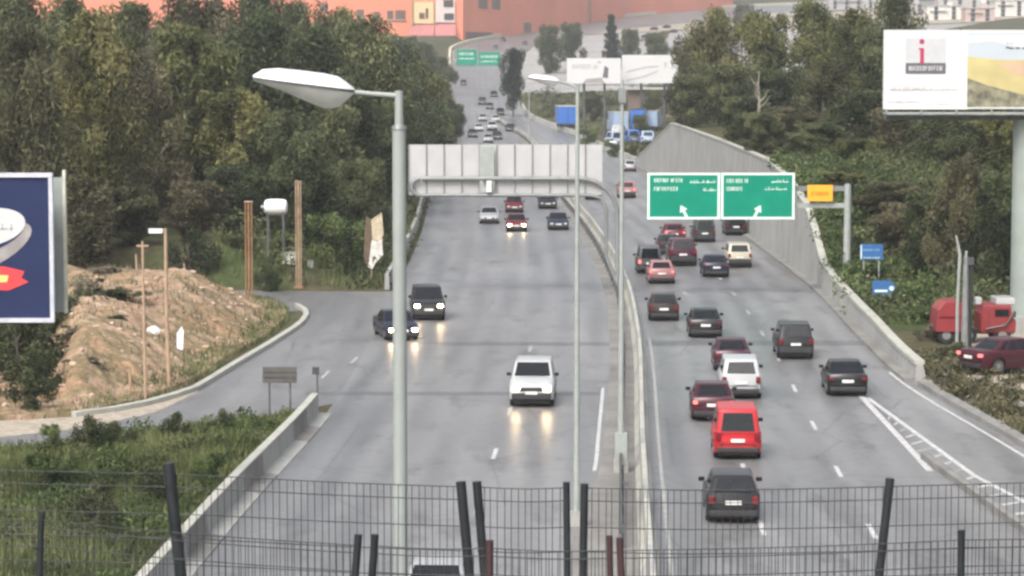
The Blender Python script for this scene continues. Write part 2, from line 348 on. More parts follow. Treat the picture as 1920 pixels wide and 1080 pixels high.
sheet("gore_line", lambda Y: GB(Y) - .11, lambda Y: GB(Y) + .11, [66, 75, 84, 92, 100, 107, 113.5], 0.008, LINE, 1, roadR)
for i in range(27):
    Y = 66.2 + 1.75 * i
    mb = MB(); a, b = GK(Y) + .26, GB(Y + .8) - .16
    if b - a > .15:
        mb.add([(a, Y, .009), (b, Y + .8, .009), (b, Y + 1.12, .009), (a, Y + .32, .009)], [(0, 1, 2, 3)])
        mb.build("gore_stripe", LINE if i % 3 else LINEW, roadR)
# the kerbed splitter between ramp and main lanes
k = empty("ramp_kerb", (15.4, 80, 0)); tag(k, "low concrete kerb splitting the ramp from the main lanes at lower right", "kerb")
for i in range(8):
    ya = 64 + 4 * i; yb = ya + 3.96; x = lin([(60, 17.4), (81, 15.7), (96, 14.95)])
    r = lambda Y: [(x(Y) - .12 - 15.4, Y - 80, -.02), (x(Y) - .12 - 15.4, Y - 80, .22), (x(Y) + .1 - 15.4, Y - 80, .25), (x(Y) + .22 - 15.4, Y - 80, .2), (x(Y) + .22 - 15.4, Y - 80, -.02)]
    MB().loft([r(ya), r(yb)]).build("kerb_stone", CONCD, k)  # darker concrete stands in for the shadow line along the kerb

# ------------------------------------------------------------------ slip road, shoulder, kerbs on the left
KX = curve([(100, -26), (105.7, -20.6), (107, -17.7), (110.6, -15.3), (116, -13.8), (129.5, -12.6), (142, -11.6), (149.7, -11.6), (156, -12.4), (166, -16)])
def strip(name, A, B, dz, m, n=4, parent=None, sub=6):
    vs = []; rows = []
    for (a0, a1), (b0, b1) in zip(zip(A, A[1:]), zip(B, B[1:])):
        for t in range(sub): rows.append((Vector(a0).lerp(Vector(a1), t / sub), Vector(b0).lerp(Vector(b1), t / sub)))
    rows.append((Vector(A[-1]), Vector(B[-1])))
    for a, b in rows:
        for i in range(n + 1):
            p = a.lerp(b, i / n); vs.append((p.x, p.y, ground(p.x, p.y) + dz))
    k = n + 1
    fs = [(j * k + i, j * k + i + 1, (j + 1) * k + i + 1, (j + 1) * k + i) for j in range(len(rows) - 1) for i in range(n)]
    me = bpy.data.meshes.new(name); me.from_pydata(vs, [], fs); me.materials.append(m); return link(name, me, parent)
SA = [(-34, 109), (-20.6, 105.9), (-17.7, 107), (-15.3, 110.6), (-13.8, 116), (-12.6, 129.5), (-11.6, 142), (-11.6, 149.7), (-12.6, 156), (-14, 160), (-15, 166.3)]
SB = [(-30, 94.5), (-18.4, 95.9), (-16.4, 97.8), (-14.4, 102.4), (-11.7, 105.2), (-7.2, 112), (-7.0, 142), (-7.0, 150), (-7.0, 156), (-7, 160), (-7, 166.3)]
struct(strip("slip_road", SA, SB, 0.028, ASPH2, 6))
struct(strip("side_street", [(-12.4, 153), (-18, 155), (-26, 156), (-40, 157)], [(-7.0, 166.4), (-18, 166.6), (-26, 167), (-40, 168)], 0.032, ASPH2, 5))
struct(strip("sandy_shoulder", [(-34, 109.4), (-20.6, 106.3), (-17.7, 107.4), (-15.3, 110.9), (-13.9, 116)], [(-33, 101), (-20.0, 101.2), (-16.9, 104.0), (-14.6, 108.9), (-13.7, 115.8)], 0.036, SAND, 5))
kb = empty("slip_road_kerb", (-12.6, 129.5, 0)); tag(kb, "pale kerb edging the slip road below the orange mound", "kerb")
kp = [(-17.7, 107.3), (-16.3, 108.9), (-15.2, 111), (-14.4, 113.4), (-13.75, 116), (-13.4, 120), (-13.0, 125), (-12.6, 129.5), (-12.2, 134), (-11.85, 138.5), (-11.55, 142.5), (-11.4, 146), (-11.45, 149.7), (-11.8, 153), (-12.5, 156)]
for a, b in zip(kp, kp[1:]):
    a, b = Vector((*a, 0)), Vector((*b, 0)); d = (b - a).normalized(); nrm = Vector((-d.y, d.x, 0)); off = Vector((-12.6, 129.5, 0))
    r = lambda p: [p - off + nrm * .0, p - off + nrm * 0 + Vector((0, 0, .20)), p - off + nrm * .28 + Vector((0, 0, .22)), p - off + nrm * .28]
    MB().loft([r(a + d * .02), r(b - d * .02)]).build("kerb_stone", CONCL, kb)

# ------------------------------------------------------------------ walls and barriers
def run_wall(name, label, cat, fx, ys, prof, m, piece, parent_loc, gap=0.03, alt=None):
    """a wall in separate cast pieces; prof(Y) gives the cross-section as (dx, z) pairs"""
    e = empty(name, parent_loc); tag(e, label, cat)
    for i, (a, b) in enumerate(zip(ys, ys[1:])):
        R = []
        nsub = max(1, int((b - a) / 4))
        for t in range(nsub + 1):
            Y = a + gap / 2 + (b - a - gap) * t / nsub
            R.append([(fx(Y) + dx - parent_loc[0], Y - parent_loc[1], h0(Y) + z - parent_loc[2]) for dx, z in prof(Y)])
        MB().loft(R).build(piece, alt if (alt and i % 3 == 1) else m, e)
    return e
# median: concrete barrier blocks + kerbed strip + guard rail
jersey = lambda Y: [(-.28, -.02), (-.28, .10), (-.12, .32), (-.08, .86), (.08, .86), (.12, .32), (.28, .10), (.28, -.02)]
yb = [66]
while yb[-1] < 548: yb.append(yb[-1] + (4.0 if yb[-1] < 200 else 8.0))
run_wall("median_barrier", "pale concrete barrier running down the middle of the highway", "barrier", lambda Y: MED(Y) + .18, yb, jersey, CONCL, "barrier_block", (MED(120), 120, 0), alt=CONC)
ys_ = [60 + 6 * i for i in range(82)]
mst = struct(sheet("median_strip", lambda Y: MED(Y) - 1.25 - .9 * sm((98 - Y) / 22), lambda Y: MED(Y) - .1, ys_, 0.012, CONCD, 3))
gr = empty("guard_rail", (MED(130) - .62, 130, 0)); tag(gr, "dark steel guard rail beside the median barrier on the oncoming side", "guard rail")
for ya, yb_ in zip(range(78, 540, 8), range(86, 548, 8)):
    R = []
    for Y in (ya, ya + 4, yb_ - .02): R.append([(MED(Y) - .62 + dx - gr.location.x, Y - 130, h0(Y) + z) for dx, z in ((0, .42), (-.05, .50), (0, .57), (-.05, .64), (0, .72), (.03, .72), (.03, .42))])
    MB().loft(R).build("rail", STEELD, gr)
    for Y in (ya + .1, ya + 4): MB().box((MED(Y) - .56 - gr.location.x, Y - 130, h0(Y) + .35), (.1, .14, .7)).build("rail_post", STEELD, gr)
# near-left parapet beside the weedy island
para = lambda Y: [(.62, -.02), (.60, .05), (.10, .12), (.06, .82), (-.16, .84), (-.20, -.02)]
run_wall("verge_parapet", "light topped concrete parapet between the weedy verge and the near oncoming lanes", "wall", lambda Y: LFT(Y) - .35, [60 + 4.0 * i for i in range(13)], para, CONC, "parapet_block", (LFT(90), 90, 0), alt=CONCD)
cp = empty("parapet_coping", (LFT(90), 90, .84)); 
for i in range(12):
    a, b = 60 + 4 * i, 63.95 + 4 * i
    r = lambda Y: [(LFT(Y) - .35 + dx - LFT(90), Y - 90, z) for dx, z in ((.09, .0), (.09, .06), (-.19, .07), (-.19, .0))]
    MB().loft([r(a), r(b)]).build("coping_stone", CONCL, cp)
cp.parent = [o for o in COL.objects if o.name == "verge_parapet"][0]; cp.location = (0, 0, .842)
run_wall("roadside_wall", "long low concrete wall under the trees along the left road edge", "wall", lambda Y: LFT(Y) - .55, [168 + 8 * i for i in range(48)], lambda Y: [(.16, -.02), (.12, 1.0), (-.12, 1.0), (-.16, -.02)], CONC, "wall_panel", (LFT(250), 250, 0), alt=CONCL)
# right retaining wall in cast panels, with coping
rw = empty("retaining_wall", (19.4, 210, 0)); tag(rw, "tall curving grey concrete retaining wall right of the outgoing lanes", "wall")
ys_ = [119.5, 125, 131, 137, 143, 149, 155, 160, 165, 169, 173, 177, 181, 186, 192, 199, 208, 218, 229, 241, 254, 268, 283, 300, 318, 334, 350, 367]
for a, b in zip(ys_, ys_[1:]):
    R = []; C2 = []; K = []
    for t in range(3):
        Y = a + .012 + (b - a - .024) * t / 2; x = RGT(Y) - 19.4; w = WALLH(Y); ba = .05 * w
        R.append([(x, Y - 210, -.02), (x + ba, Y - 210, w), (x + ba + .3, Y - 210, w), (x + .5 + ba, Y - 210, -.02)])
        C2.append([(x + ba - .07, Y - 210, w + .002), (x + ba - .07, Y - 210, w + .17), (x + ba + .38, Y - 210, w + .17), (x + ba + .38, Y - 210, w + .002)])
        K.append([(x - .5, Y - 210, -.02), (x - .5, Y - 210, .13), (x - .012, Y - 210, .15), (x - .012, Y - 210, -.02)])
    MB().loft(R).build("wall_panel", CONC, rw); MB().loft(C2).build("coping", CONCL, rw); MB().loft(K).build("base_kerb", STEELD if 0 else CONCD, rw)
run_wall("far_parapet", "low pale parapet beyond the retaining wall curving towards the far lanes", "wall", lambda Y: RGT(Y) + .3, [367.5 + 8 * i for i in range(30)], lambda Y: [(-.2, -.02), (-.16, 1.0), (.22, 1.0), (.25, -.02)], CONCL, "parapet_block", (17, 400, 0), alt=CONC)
run_wall("right_verge_kerb", "dark kerb between the ramp and the rubble strip at right", "kerb", lambda Y: RGT(Y) + .05, [66 + 4 * i for i in range(14)], lambda Y: [(-.2, -.02), (-.18, .2), (.12, .3), (.2, -.02)], CONCD, "kerb_stone", (19, 100, 0))
run_wall("hill_parapet", "cream parapet following the far highway bend below the pink building", "wall", lambda Y: LFT(Y) - .5, [835 + 20 * i for i in range(10)] + [1035 + 14 * i for i in range(36)], lambda Y: [(.4, -.3), (.4, 1.5), (-.5, 1.5), (-.5, -.3)], mat("cream_parapet", (0.62, 0.56, 0.44), .8), "parapet_block", (0, 1100, h0(1100)), gap=.1)

# ------------------------------------------------------------------ orange earth mound
def mound_h(X, Y):
    d = KX(Y) - X - 1.0
    if d <= 0: return -0.3
    n = sum(math.sin(X * a + p) * math.sin(Y * b + q) * g for a, b, p, q, g in ((.55, .33, 1, 2, .24), (1.3, .8, 4, 1, .13), (3.3, 2.7, .5, 3, .06), (6.1, 4.3, 2, 5, .04)))
    d2 = sm((X + .180 * Y) / 2.4)
    return d2 * 2.25 * sm(d / 6.5) * sm((163 - Y) / 9) * sm((Y - 104) / 8) + n * min(1, d / 2) * sm((163 - Y) / 6) + .02
def build_mound():
    nx, ny = 90, 160; vs = []
    for j in range(ny + 1):
        Y = 105 + 59 * j / ny; k = KX(Y) - .9
        for i in range(nx + 1):
            X = k - 20 * (i / nx) ** 1.15
            e = sm(i / 3) * sm(j / 4) * sm((nx - i) / 8) * sm((ny - j) / 4)
            vs.append((X, Y, max(ground(X, Y) + (.22 if e > .3 else -.12), (-.1 + (mound_h(X, Y) + .1 + .06 * (rnd.random() - .5)) * e))))
    k = nx + 1
    fs = [(j * k + i, j * k + i + 1, (j + 1) * k + i + 1, (j + 1) * k + i) for j in range(ny) for i in range(nx)]
    me = bpy.data.meshes.new("earth_mound"); me.from_pydata(vs, [], fs); me.materials.append(SOIL)
    return tag(link("earth_mound", me), "heap of bare orange soil beside the slip road at left", "mound")
build_mound()
def surf(X, Y):
    g = ground(X, Y)
    if 105 < Y < 163 and X < KX(Y) - 1 and X > KX(Y) - 19: g = max(g, mound_h(X, Y))
    return g
def rock_mesh(name, m, seed):
    r = random.Random(seed); bm = bmesh.new(); bmesh.ops.create_icosphere(bm, subdivisions=1, radius=1)
    for v in bm.verts: v.co *= r.uniform(.65, 1.15)
    me = bpy.data.meshes.new(name); bm.to_mesh(me); bm.free(); me.materials.append(m); return me
def scatter_rocks(name, label, cat, m, spots, size, seed):
    r = random.Random(seed); mb = MB(); base = [rock_mesh("t", m, seed + k) for k in range(4)]
    for X, Y in spots:
        me = r.choice(base); s = r.uniform(*size); M = Matrix.Rotation(r.uniform(0, 6.3), 3, 'Z') @ Matrix.Diagonal((s * r.uniform(.7, 1.5), s, s * r.uniform(.4, .8)))
        mb.add([M @ v.co + Vector((X, Y, surf(X, Y) + s * .1)) for v in me.vertices], [tuple(p.vertices) for p in me.polygons])
    return tag(mb.build(name, m), label, cat, kind="stuff")
ms = [(KX(Y) - 1.2 - r1 * 14, Y) for Y, r1 in ((rnd.uniform(107, 158), rnd.random()) for _ in range(260))]
scatter_rocks("mound_clods", "loose clods and stones on the orange mound", "stones", mat("pale_clod", (.48, .36, .28), .9, var=.3), ms, (.06, .22), 3)
rs = []
for _ in range(230):
    Y = rnd.uniform(86, 128); d = abs(rnd.gauss(0, 1.4)) + .35; rs.append((RGT(Y) + d, Y))
scatter_rocks("roadside_rubble", "pale broken rubble along the kerb under the right billboard", "rubble", mat("pale_rubble", (.26, .25, .225), .9, var=.35), rs, (.08, .34), 9)
struct(strip("dirt_lot", [(RGT(Y) + 1.6, Y) for Y in (60, 80, 95, 105, 112, 118)] + [(21.4, 124), (22.5, 132), (23.5, 140)], [(60, 60), (60, 80), (60, 95), (60, 105), (60, 112), (60, 118), (60, 124), (60, 132), (60, 141)], .03, SAND, 8))

# ------------------------------------------------------------------ foliage
def leaf_mesh(name, m, centers, radii, tints, n, ls, seed, squash=1.0, aspect=2.6, droop=0.0):
    """leaf-sized faces spread through a set of clumps"""
    g = np.random.default_rng(seed); C = np.array(centers, float); Rr = np.array(radii, float); T = np.array(tints, float)
    w = Rr ** 2; idx = g.choice(len(C), n, p=w / w.sum())
    d = g.normal(size=(n, 3)); d /= np.linalg.norm(d, axis=1)[:, None]
    rad = g.random(n) ** .45
    P = C[idx] + d * (rad * Rr[idx])[:, None] * np.array([1, 1, squash])
    a = g.normal(size=(n, 3)); a[:, 2] -= droop; a /= np.linalg.norm(a, axis=1)[:, None]
    b = np.cross(a, g.normal(size=(n, 3))); b /= np.linalg.norm(b, axis=1)[:, None]
    s = ls * g.uniform(.6, 1.4, n)
    A = a * (s * .5)[:, None]; B = b * (s * .5 / aspect)[:, None]
    V = np.empty((n * 4, 3)); V[0::4] = P - A; V[1::4] = P - B * 1.0 + A * .1; V[2::4] = P + A; V[3::4] = P + B + A * .1
    me = bpy.data.meshes.new(name); me.vertices.add(n * 4); me.vertices.foreach_set("co", V.ravel())
    me.loops.add(n * 4); me.loops.foreach_set("vertex_index", np.arange(n * 4)); me.polygons.add(n)
    me.polygons.foreach_set("loop_start", np.arange(n) * 4); me.polygons.foreach_set("loop_total", np.full(n, 4)); me.update(calc_edges=True)
    t = np.clip(T[idx] + g.normal(0, .17, n), 0, 1); at_ = me.attributes.new("tint", 'FLOAT', 'POINT'); at_.data.foreach_set("value", np.repeat(t, 4))
    me.materials.append(m); return me
def tree_kind(key, m, seed, h, rx, base, nclump, n, ls, style="round", bark=BARK, droop=.3):
    """one tree: trunk with limbs reaching into its clumps, and the crown"""
    r = random.Random(seed); cs, rs_, ts = [], [], []
    for i in range(nclump):
        u = (i + .5) / nclump; z = base + (h - base) * (u ** .9)
        if style == "cone": prof = max(.06, 1 - (z - base) / (h - base)) ** .85
        elif style == "tall": prof = math.sin(math.pi * min(1, .12 + .86 * (z - base) / (h - base))) ** .55
        else: prof = math.sqrt(max(.05, 1 - ((z - (base + h) / 2 - .05 * h) / ((h - base) / 1.75)) ** 2))
        a = r.uniform(0, 6.283) + i * 2.4; q = r.uniform(.1, .85) * prof * rx
        cr = r.uniform(.15, .36) * rx * (.6 + .5 * prof)
        if style == "tall" and r.random() < .3: q *= 1.25
        cs.append((q * math.cos(a), q * math.sin(a), min(z + r.uniform(-.5, .5), h - cr * .7))); rs_.append(cr); ts.append(r.uniform(.12, .88))
    crown = leaf_mesh(key + "_crown", m, cs, rs_, ts, n, ls, seed, droop=droop, squash=1.45 if style == "tall" else 1.05, aspect=3.4 if style == "tall" else 2.6)
    mb = MB(); tr = h * .013 + .06
    lean = (r.uniform(-.5, .5), r.uniform(-.5, .5)); top = base + (h - base) * .75
    P = [(lean[0] * t * t + .15 * math.sin(5 * t), lean[1] * t * t, top * t - .3 * (1 - t)) for t in (0, .2, .4, .6, .8, 1)]
    mb.tube(P, [tr * 1.3, tr, tr * .85, tr * .65, tr * .45, tr * .2], 7)
    for c, cr in list(zip(cs, rs_))[::max(1, nclump // 12)]:
        t = max(.3, min(.9, (c[2] - .22 * h) / top)); o = Vector((lean[0] * t * t + .15 * math.sin(5 * t), lean[1] * t * t, top * t))
        c = Vector(c); mid = o.lerp(c, .5) + Vector((0, 0, -.04 * h * (1 - t)))
        mb.tube([o, mid, c], [tr * .42, tr * .28, tr * .08], 5)
    trunk = mb.mesh(key + "_trunk", bark, smooth=60)
    return (trunk, crown, h, rx)
K = {}
K["euc1"] = tree_kind("euc1", LEAF_O, 11, 18, 5.0, 3.0, 70, 15000, .56, "tall", droop=1.1)
K["euc2"] = tree_kind("euc2", LEAF_D, 12, 18, 4.8, 2.5, 66, 15000, .56, "tall", droop=1.1)
K["euc3"] = tree_kind("euc3", LEAF_B, 13, 17, 5.2, 2.0, 68, 14000, .56, "tall", droop=1.1)
K["euc4"] = tree_kind("euc4", LEAF_O, 31, 18, 4.6, 4.5, 58, 12000, .58, "tall", droop=1.3)
K["euc5"] = tree_kind("euc5", LEAF_D, 32, 18, 5.2, 3.5, 74, 14000, .56, "tall", droop=1.2)
K["rnd1"] = tree_kind("rnd1", LEAF_O, 14, 12, 4.6, 1.0, 48, 15000, .46, "round")
K["rnd2"] = tree_kind("rnd2", LEAF_D, 15, 12, 4.8, .8, 48, 15000, .46, "round", BARKD)
K["rnd3"] = tree_kind("rnd3", LEAF_B, 16, 12, 4.4, 1.0, 46, 14000, .46, "round", BARKD)
K["rnd4"] = tree_kind("rnd4", LEAF_C, 25, 12, 4.8, 2.4, 40, 12000, .46, "round", BARKD)
K["con"] = tree_kind("con", LEAF_C, 17, 15, 4.2, .6, 44, 12000, .45, "cone", BARKD, .6)
K["shrub"] = tree_kind("shrub", LEAF_G, 18, 2.6, 1.6, .1, 18, 3200, .20, "round", BARKD, 0)
K["shrubd"] = tree_kind("shrubd", LEAF_D, 19, 2.6, 1.7, .1, 18, 3000, .20, "round", BARKD, 0)
K["twig"] = tree_kind("twig", TWIG, 20, 2.2, 1.5, .1, 16, 1900, .22, "round", BARKD, 0)
def tree(kind, label, X, Y, top_z, width, cat="tree", name="tree", group=None, z=None, rz=None):
    trunk, crown, h, rx = K[kind]; z = surf(X, Y) if z is None else z
    e = empty(name, (X, Y, z - .05), rnd.uniform(0, 6.28) if rz is None else rz); s = (top_z - z) / h; w = width / (2 * rx) * .93
    e.scale = (w, w, s); tag(e, label, cat, group)
    link("trunk", trunk, e); link("crown" if cat == "tree" else "foliage", crown, e); return e
def ptree(kind, label, px, Y, ytop, wpx, **kw):
    p = far(px, ytop, Y); return tree(kind, label, p.x, Y, p.z, wpx * Y / FPX, **kw)
GL, GR_, GF = "trees in the wood left of the highway", "trees on the terrace above the retaining wall", "trees on the far slope"
LT = [ # kind, px, Y, top y, width px, label
 ("euc3", 60, 168, 60, 230, "brownish tree standing behind the navy billboard at the left edge"),
 ("euc1", 165, 178, 30, 240, "olive tree rising just right of the navy billboard"),
 ("rnd3", 150, 166, 330, 190, "lower brown-leaved tree behind the left end of the orange mound"),
 ("euc3", 262, 190, 100, 210, "brownish tree with a bare forked pale trunk behind the mound"),
 ("euc4", 345, 196, 55, 250, "bright olive tree left of the big white lamp head"),
 ("rnd1", 420, 186, 170, 190, "olive rounded tree directly left of the shorter rusty column"),
 ("euc2", 500, 215, 40, 240, "dark tall tree behind the tip of the big lamp head"),
 ("euc5", 590, 225, 60, 230, "dark tree directly behind the big white lamp head"),
 ("rnd2", 520, 196, 210, 180, "shadowy lower tree behind the white water tank"),
 ("rnd2", 630, 205, 200, 170, "shadowy tree above the ivy bank behind the taller rusty column"),
 ("euc2", 680, 245, 40, 220, "dark tree behind the arm of the big lamp"),
 ("rnd2", 700, 228, 190, 150, "dark lower tree left of the lamp pole"),
 ("euc5", 735, 300, 85, 170, "dark tree just above the top of the lamp pole"),
 ("rnd2", 745, 268, 190, 130, "dark tree behind the lamp pole and left of the gantry"),
 ("euc4", 790, 350, 120, 120, "olive tree right of the lamp pole top above the gantry"),
 ("rnd2", 800, 320, 190, 110, "dark tree overhanging the left end of the gantry sheets"),
 ("euc2", 828, 425, 150, 90, "dark tree leaning over the far oncoming lanes"),
 ("rnd2", 832, 390, 205, 80, "small dark tree at the road edge above the gantry's left half"),
 ("rnd2", 853, 480, 195, 55, "last small tree of the wood beside the far queue of cars"),
 ("euc4", 240, 260, 15, 230, "far olive tree filling the top left corner beside the pink wall"),
 ("euc3", 400, 275, 5, 230, "far brownish tree reaching the top edge left of the big lamp"),
 ("euc2", 480, 290, -15, 200, "tall dark tree crossing the top edge above the big lamp head"),
 ("euc5", 560, 300, 8, 190, "far dark tree reaching the top edge above the lamp head's shoulder"),
 ("euc1", 640, 320, 20, 170, "far olive tree below the pink building's left windows"),
 ("rnd1", 310, 205, 240, 200, "olive lower tree behind the slim lamp post on the mound"),
 ("euc2", 20, 240, -10, 260, "dark tree at the top left corner of the picture"),
 ("euc1", 130, 250, 0, 240, "olive tree reaching the top edge above the navy billboard"),
 ("euc3", 330, 250, -5, 230, "brownish tree reaching the top edge above the bright olive tree"),
 ("rnd2", 590, 188, 300, 150, "low shaded tree between the water tank and the torn board"),
 ("rnd2", 680, 196, 300, 130, "low shaded tree right above the ivy bushes by the lamp pole"),
 ("rnd2", 440, 182, 310, 150, "low shaded tree behind the top of the shorter rusty column"),
 ("rnd3", 240, 172, 350, 170, "low brownish tree behind the mound crest at left"),
 ("rnd3", 360, 176, 340, 150, "low brownish tree behind the mound crest right of the slim lamp post"),
 ("euc5", 430, 240, 60, 230, "dark tree between the bright olive tree and the lamp head tip"),
 ("euc2", 640, 262, 70, 200, "dark tree above the arm of the big lamp"),
 ("rnd2", 765, 300, 240, 90, "dark tree right behind the lamp pole at the wall"),
 ("rnd2", 560, 185, 250, 170, "shaded tree behind the taller rusty column top"),
]
for kd, px, Y, yt, w, lb in LT: ptree(kd, lb, px, Y, yt, w, group=GL)
RT = [
 ("rnd3", 1290, 345, 70, 110, "brownish tree at the left end of the right-hand wood"),
 ("euc1", 1345, 320, 18, 140, "olive tree above the middle of the retaining wall"),
 ("rnd2", 1300, 305, 140, 110, "shaded tree hanging over the far end of the retaining wall"),
 ("rnd2", 1375, 290, 120, 140, "dark tree behind the coping above the left green sign"),
 ("rnd1", 1440, 300, 25, 150, "olive tree above the right green sign"),
 ("rnd2", 1460, 262, 130, 160, "dark tree above the right green sign's corner"),
 ("euc4", 1520, 290, 8, 150, "tall olive tree between the green sign and the white billboard"),
 ("euc3", 1545, 240, 120, 170, "brownish tree above the orange panel"),
 ("euc1", 1600, 265, 20, 160, "olive tree with its top left of the white billboard"),
 ("rnd2", 1620, 225, 170, 170, "shaded tree left of the white billboard's lower corner"),
 ("euc5", 1680, 260, -20, 130, "dark tree rising behind the white billboard's upper corner"),
 ("euc3", 1700, 205, 190, 180, "brownish tree under the left half of the white billboard"),
 ("euc5", 1775, 195, 200, 180, "dark tree under the middle of the white billboard"),
 ("rnd3", 1850, 200, 190, 180, "brown-leaved tree behind the bent light pole"),
 ("rnd1", 1900, 185, 210, 170, "olive tree behind the billboard column"),
 ("rnd3", 1640, 192, 330, 130, "low brownish tree above the blue rectangular sign"),
 ("rnd2", 1725, 182, 360, 150, "low dark tree behind the red machine's left end"),
 ("rnd1", 1830, 260, 60, 190, "olive tree hidden mostly behind the white billboard"),
 ("rnd2", 1330, 318, 130, 110, "dark tree right behind the coping left of the sign gantry"),
 ("rnd2", 1400, 250, 180, 140, "dark low tree on the wall top behind the left green sign"),
 ("rnd3", 1480, 232, 200, 150, "low brown tree on the wall top behind the right green sign"),
 ("rnd2", 1540, 212, 230, 150, "low dark tree behind the orange panel"),
 ("rnd1", 1600, 200, 260, 130, "low olive tree behind the gantry post"),
 ("rnd3", 1680, 178, 340, 140, "low brown tree right of the blue signs"),
 ("rnd2", 1770, 172, 330, 150, "low dark tree behind the stout post pair"),
 ("rnd3", 1840, 168, 350, 150, "low brown tree behind the red lorry's cab"),
 ("rnd1", 1910, 165, 300, 150, "low olive tree at the right edge behind the column"),
 ("rnd3", 1690, 166, 380, 130, "brownish tree with low branches right of the lower blue sign"),
 ("rnd2", 1745, 160, 360, 140, "dark tree with low branches left of the bent pole"),
 ("euc3", 1800, 158, 300, 150, "feathery brownish tree behind the bent pole"),
 ("rnd2", 1870, 155, 320, 150, "dark tree with low branches left of the billboard column"),
 ("rnd1", 1590, 186, 320, 120, "olive tree with low branches behind the gantry post"),
 ("rnd3", 1640, 178, 360, 130, "brownish tree with low branches behind the upper blue sign"),
 ("rnd2", 1430, 225, 210, 110, "dark tree with low branches above the joint of the green signs"),
 ("rnd2", 1500, 205, 250, 100, "dark tree with low branches above the end of the green signs"),
 ("rnd1", 1560, 275, 60, 150, "olive tree rising behind the orange panel's tree"),
 ("rnd2", 1650, 240, 90, 150, "dark tree beside the white billboard's left edge"),
]
for kd, px, Y, yt, w, lb in RT: ptree(kd, lb, px, Y, yt, w, group=GR_)
FT = [
 ("rnd4", 962, 560, 94, 66, "dark round tree at the road edge left of the small lamp head"),
 ("euc2", 792, 620, 82, 90, "dark tree at the foot of the pink building left of the far highway"),
 ("euc2", 832, 660, 108, 60, "dark tree left of the far green boards"),
 ("rnd2", 752, 520, 70, 100, "dark tree on the far side of the left wood under the pink shop fronts"),
 ("rnd2", 1030, 760, 48, 72, "dark bushy tree above the small lamp head"),
 ("rnd2", 1072, 780, 44, 62, "dark bushy tree touching the left far billboard's top"),
 ("rnd3", 1112, 520, 170, 46, "brownish small tree between the blue box truck and the lorries"),
 ("rnd2", 1225, 505, 170, 60, "dark small tree behind the lorries near the shed"),
 ("con", 1146, 770, 28, 66, "pointed dark conifer above the far billboards"),
 ("rnd2", 1182, 760, 55, 50, "low dark tree right of the pointed conifer"),
 ("rnd2", 1230, 740, 62, 60, "dark clump of a tree beside the far car park"),
 ("rnd3", 1268, 560, 90, 60, "brownish tree covering the right end of the far white billboards"),
 ("rnd3", 1400, 980, 8, 60, "small tree on the far slope above the right wood"),
 ("rnd2", 1200, 430, 215, 40, "small dark shrub-like tree behind the blue vehicles"),
]
for kd, px, Y, yt, w, lb in FT: ptree(kd, lb, px, Y, yt, w, group=GF)
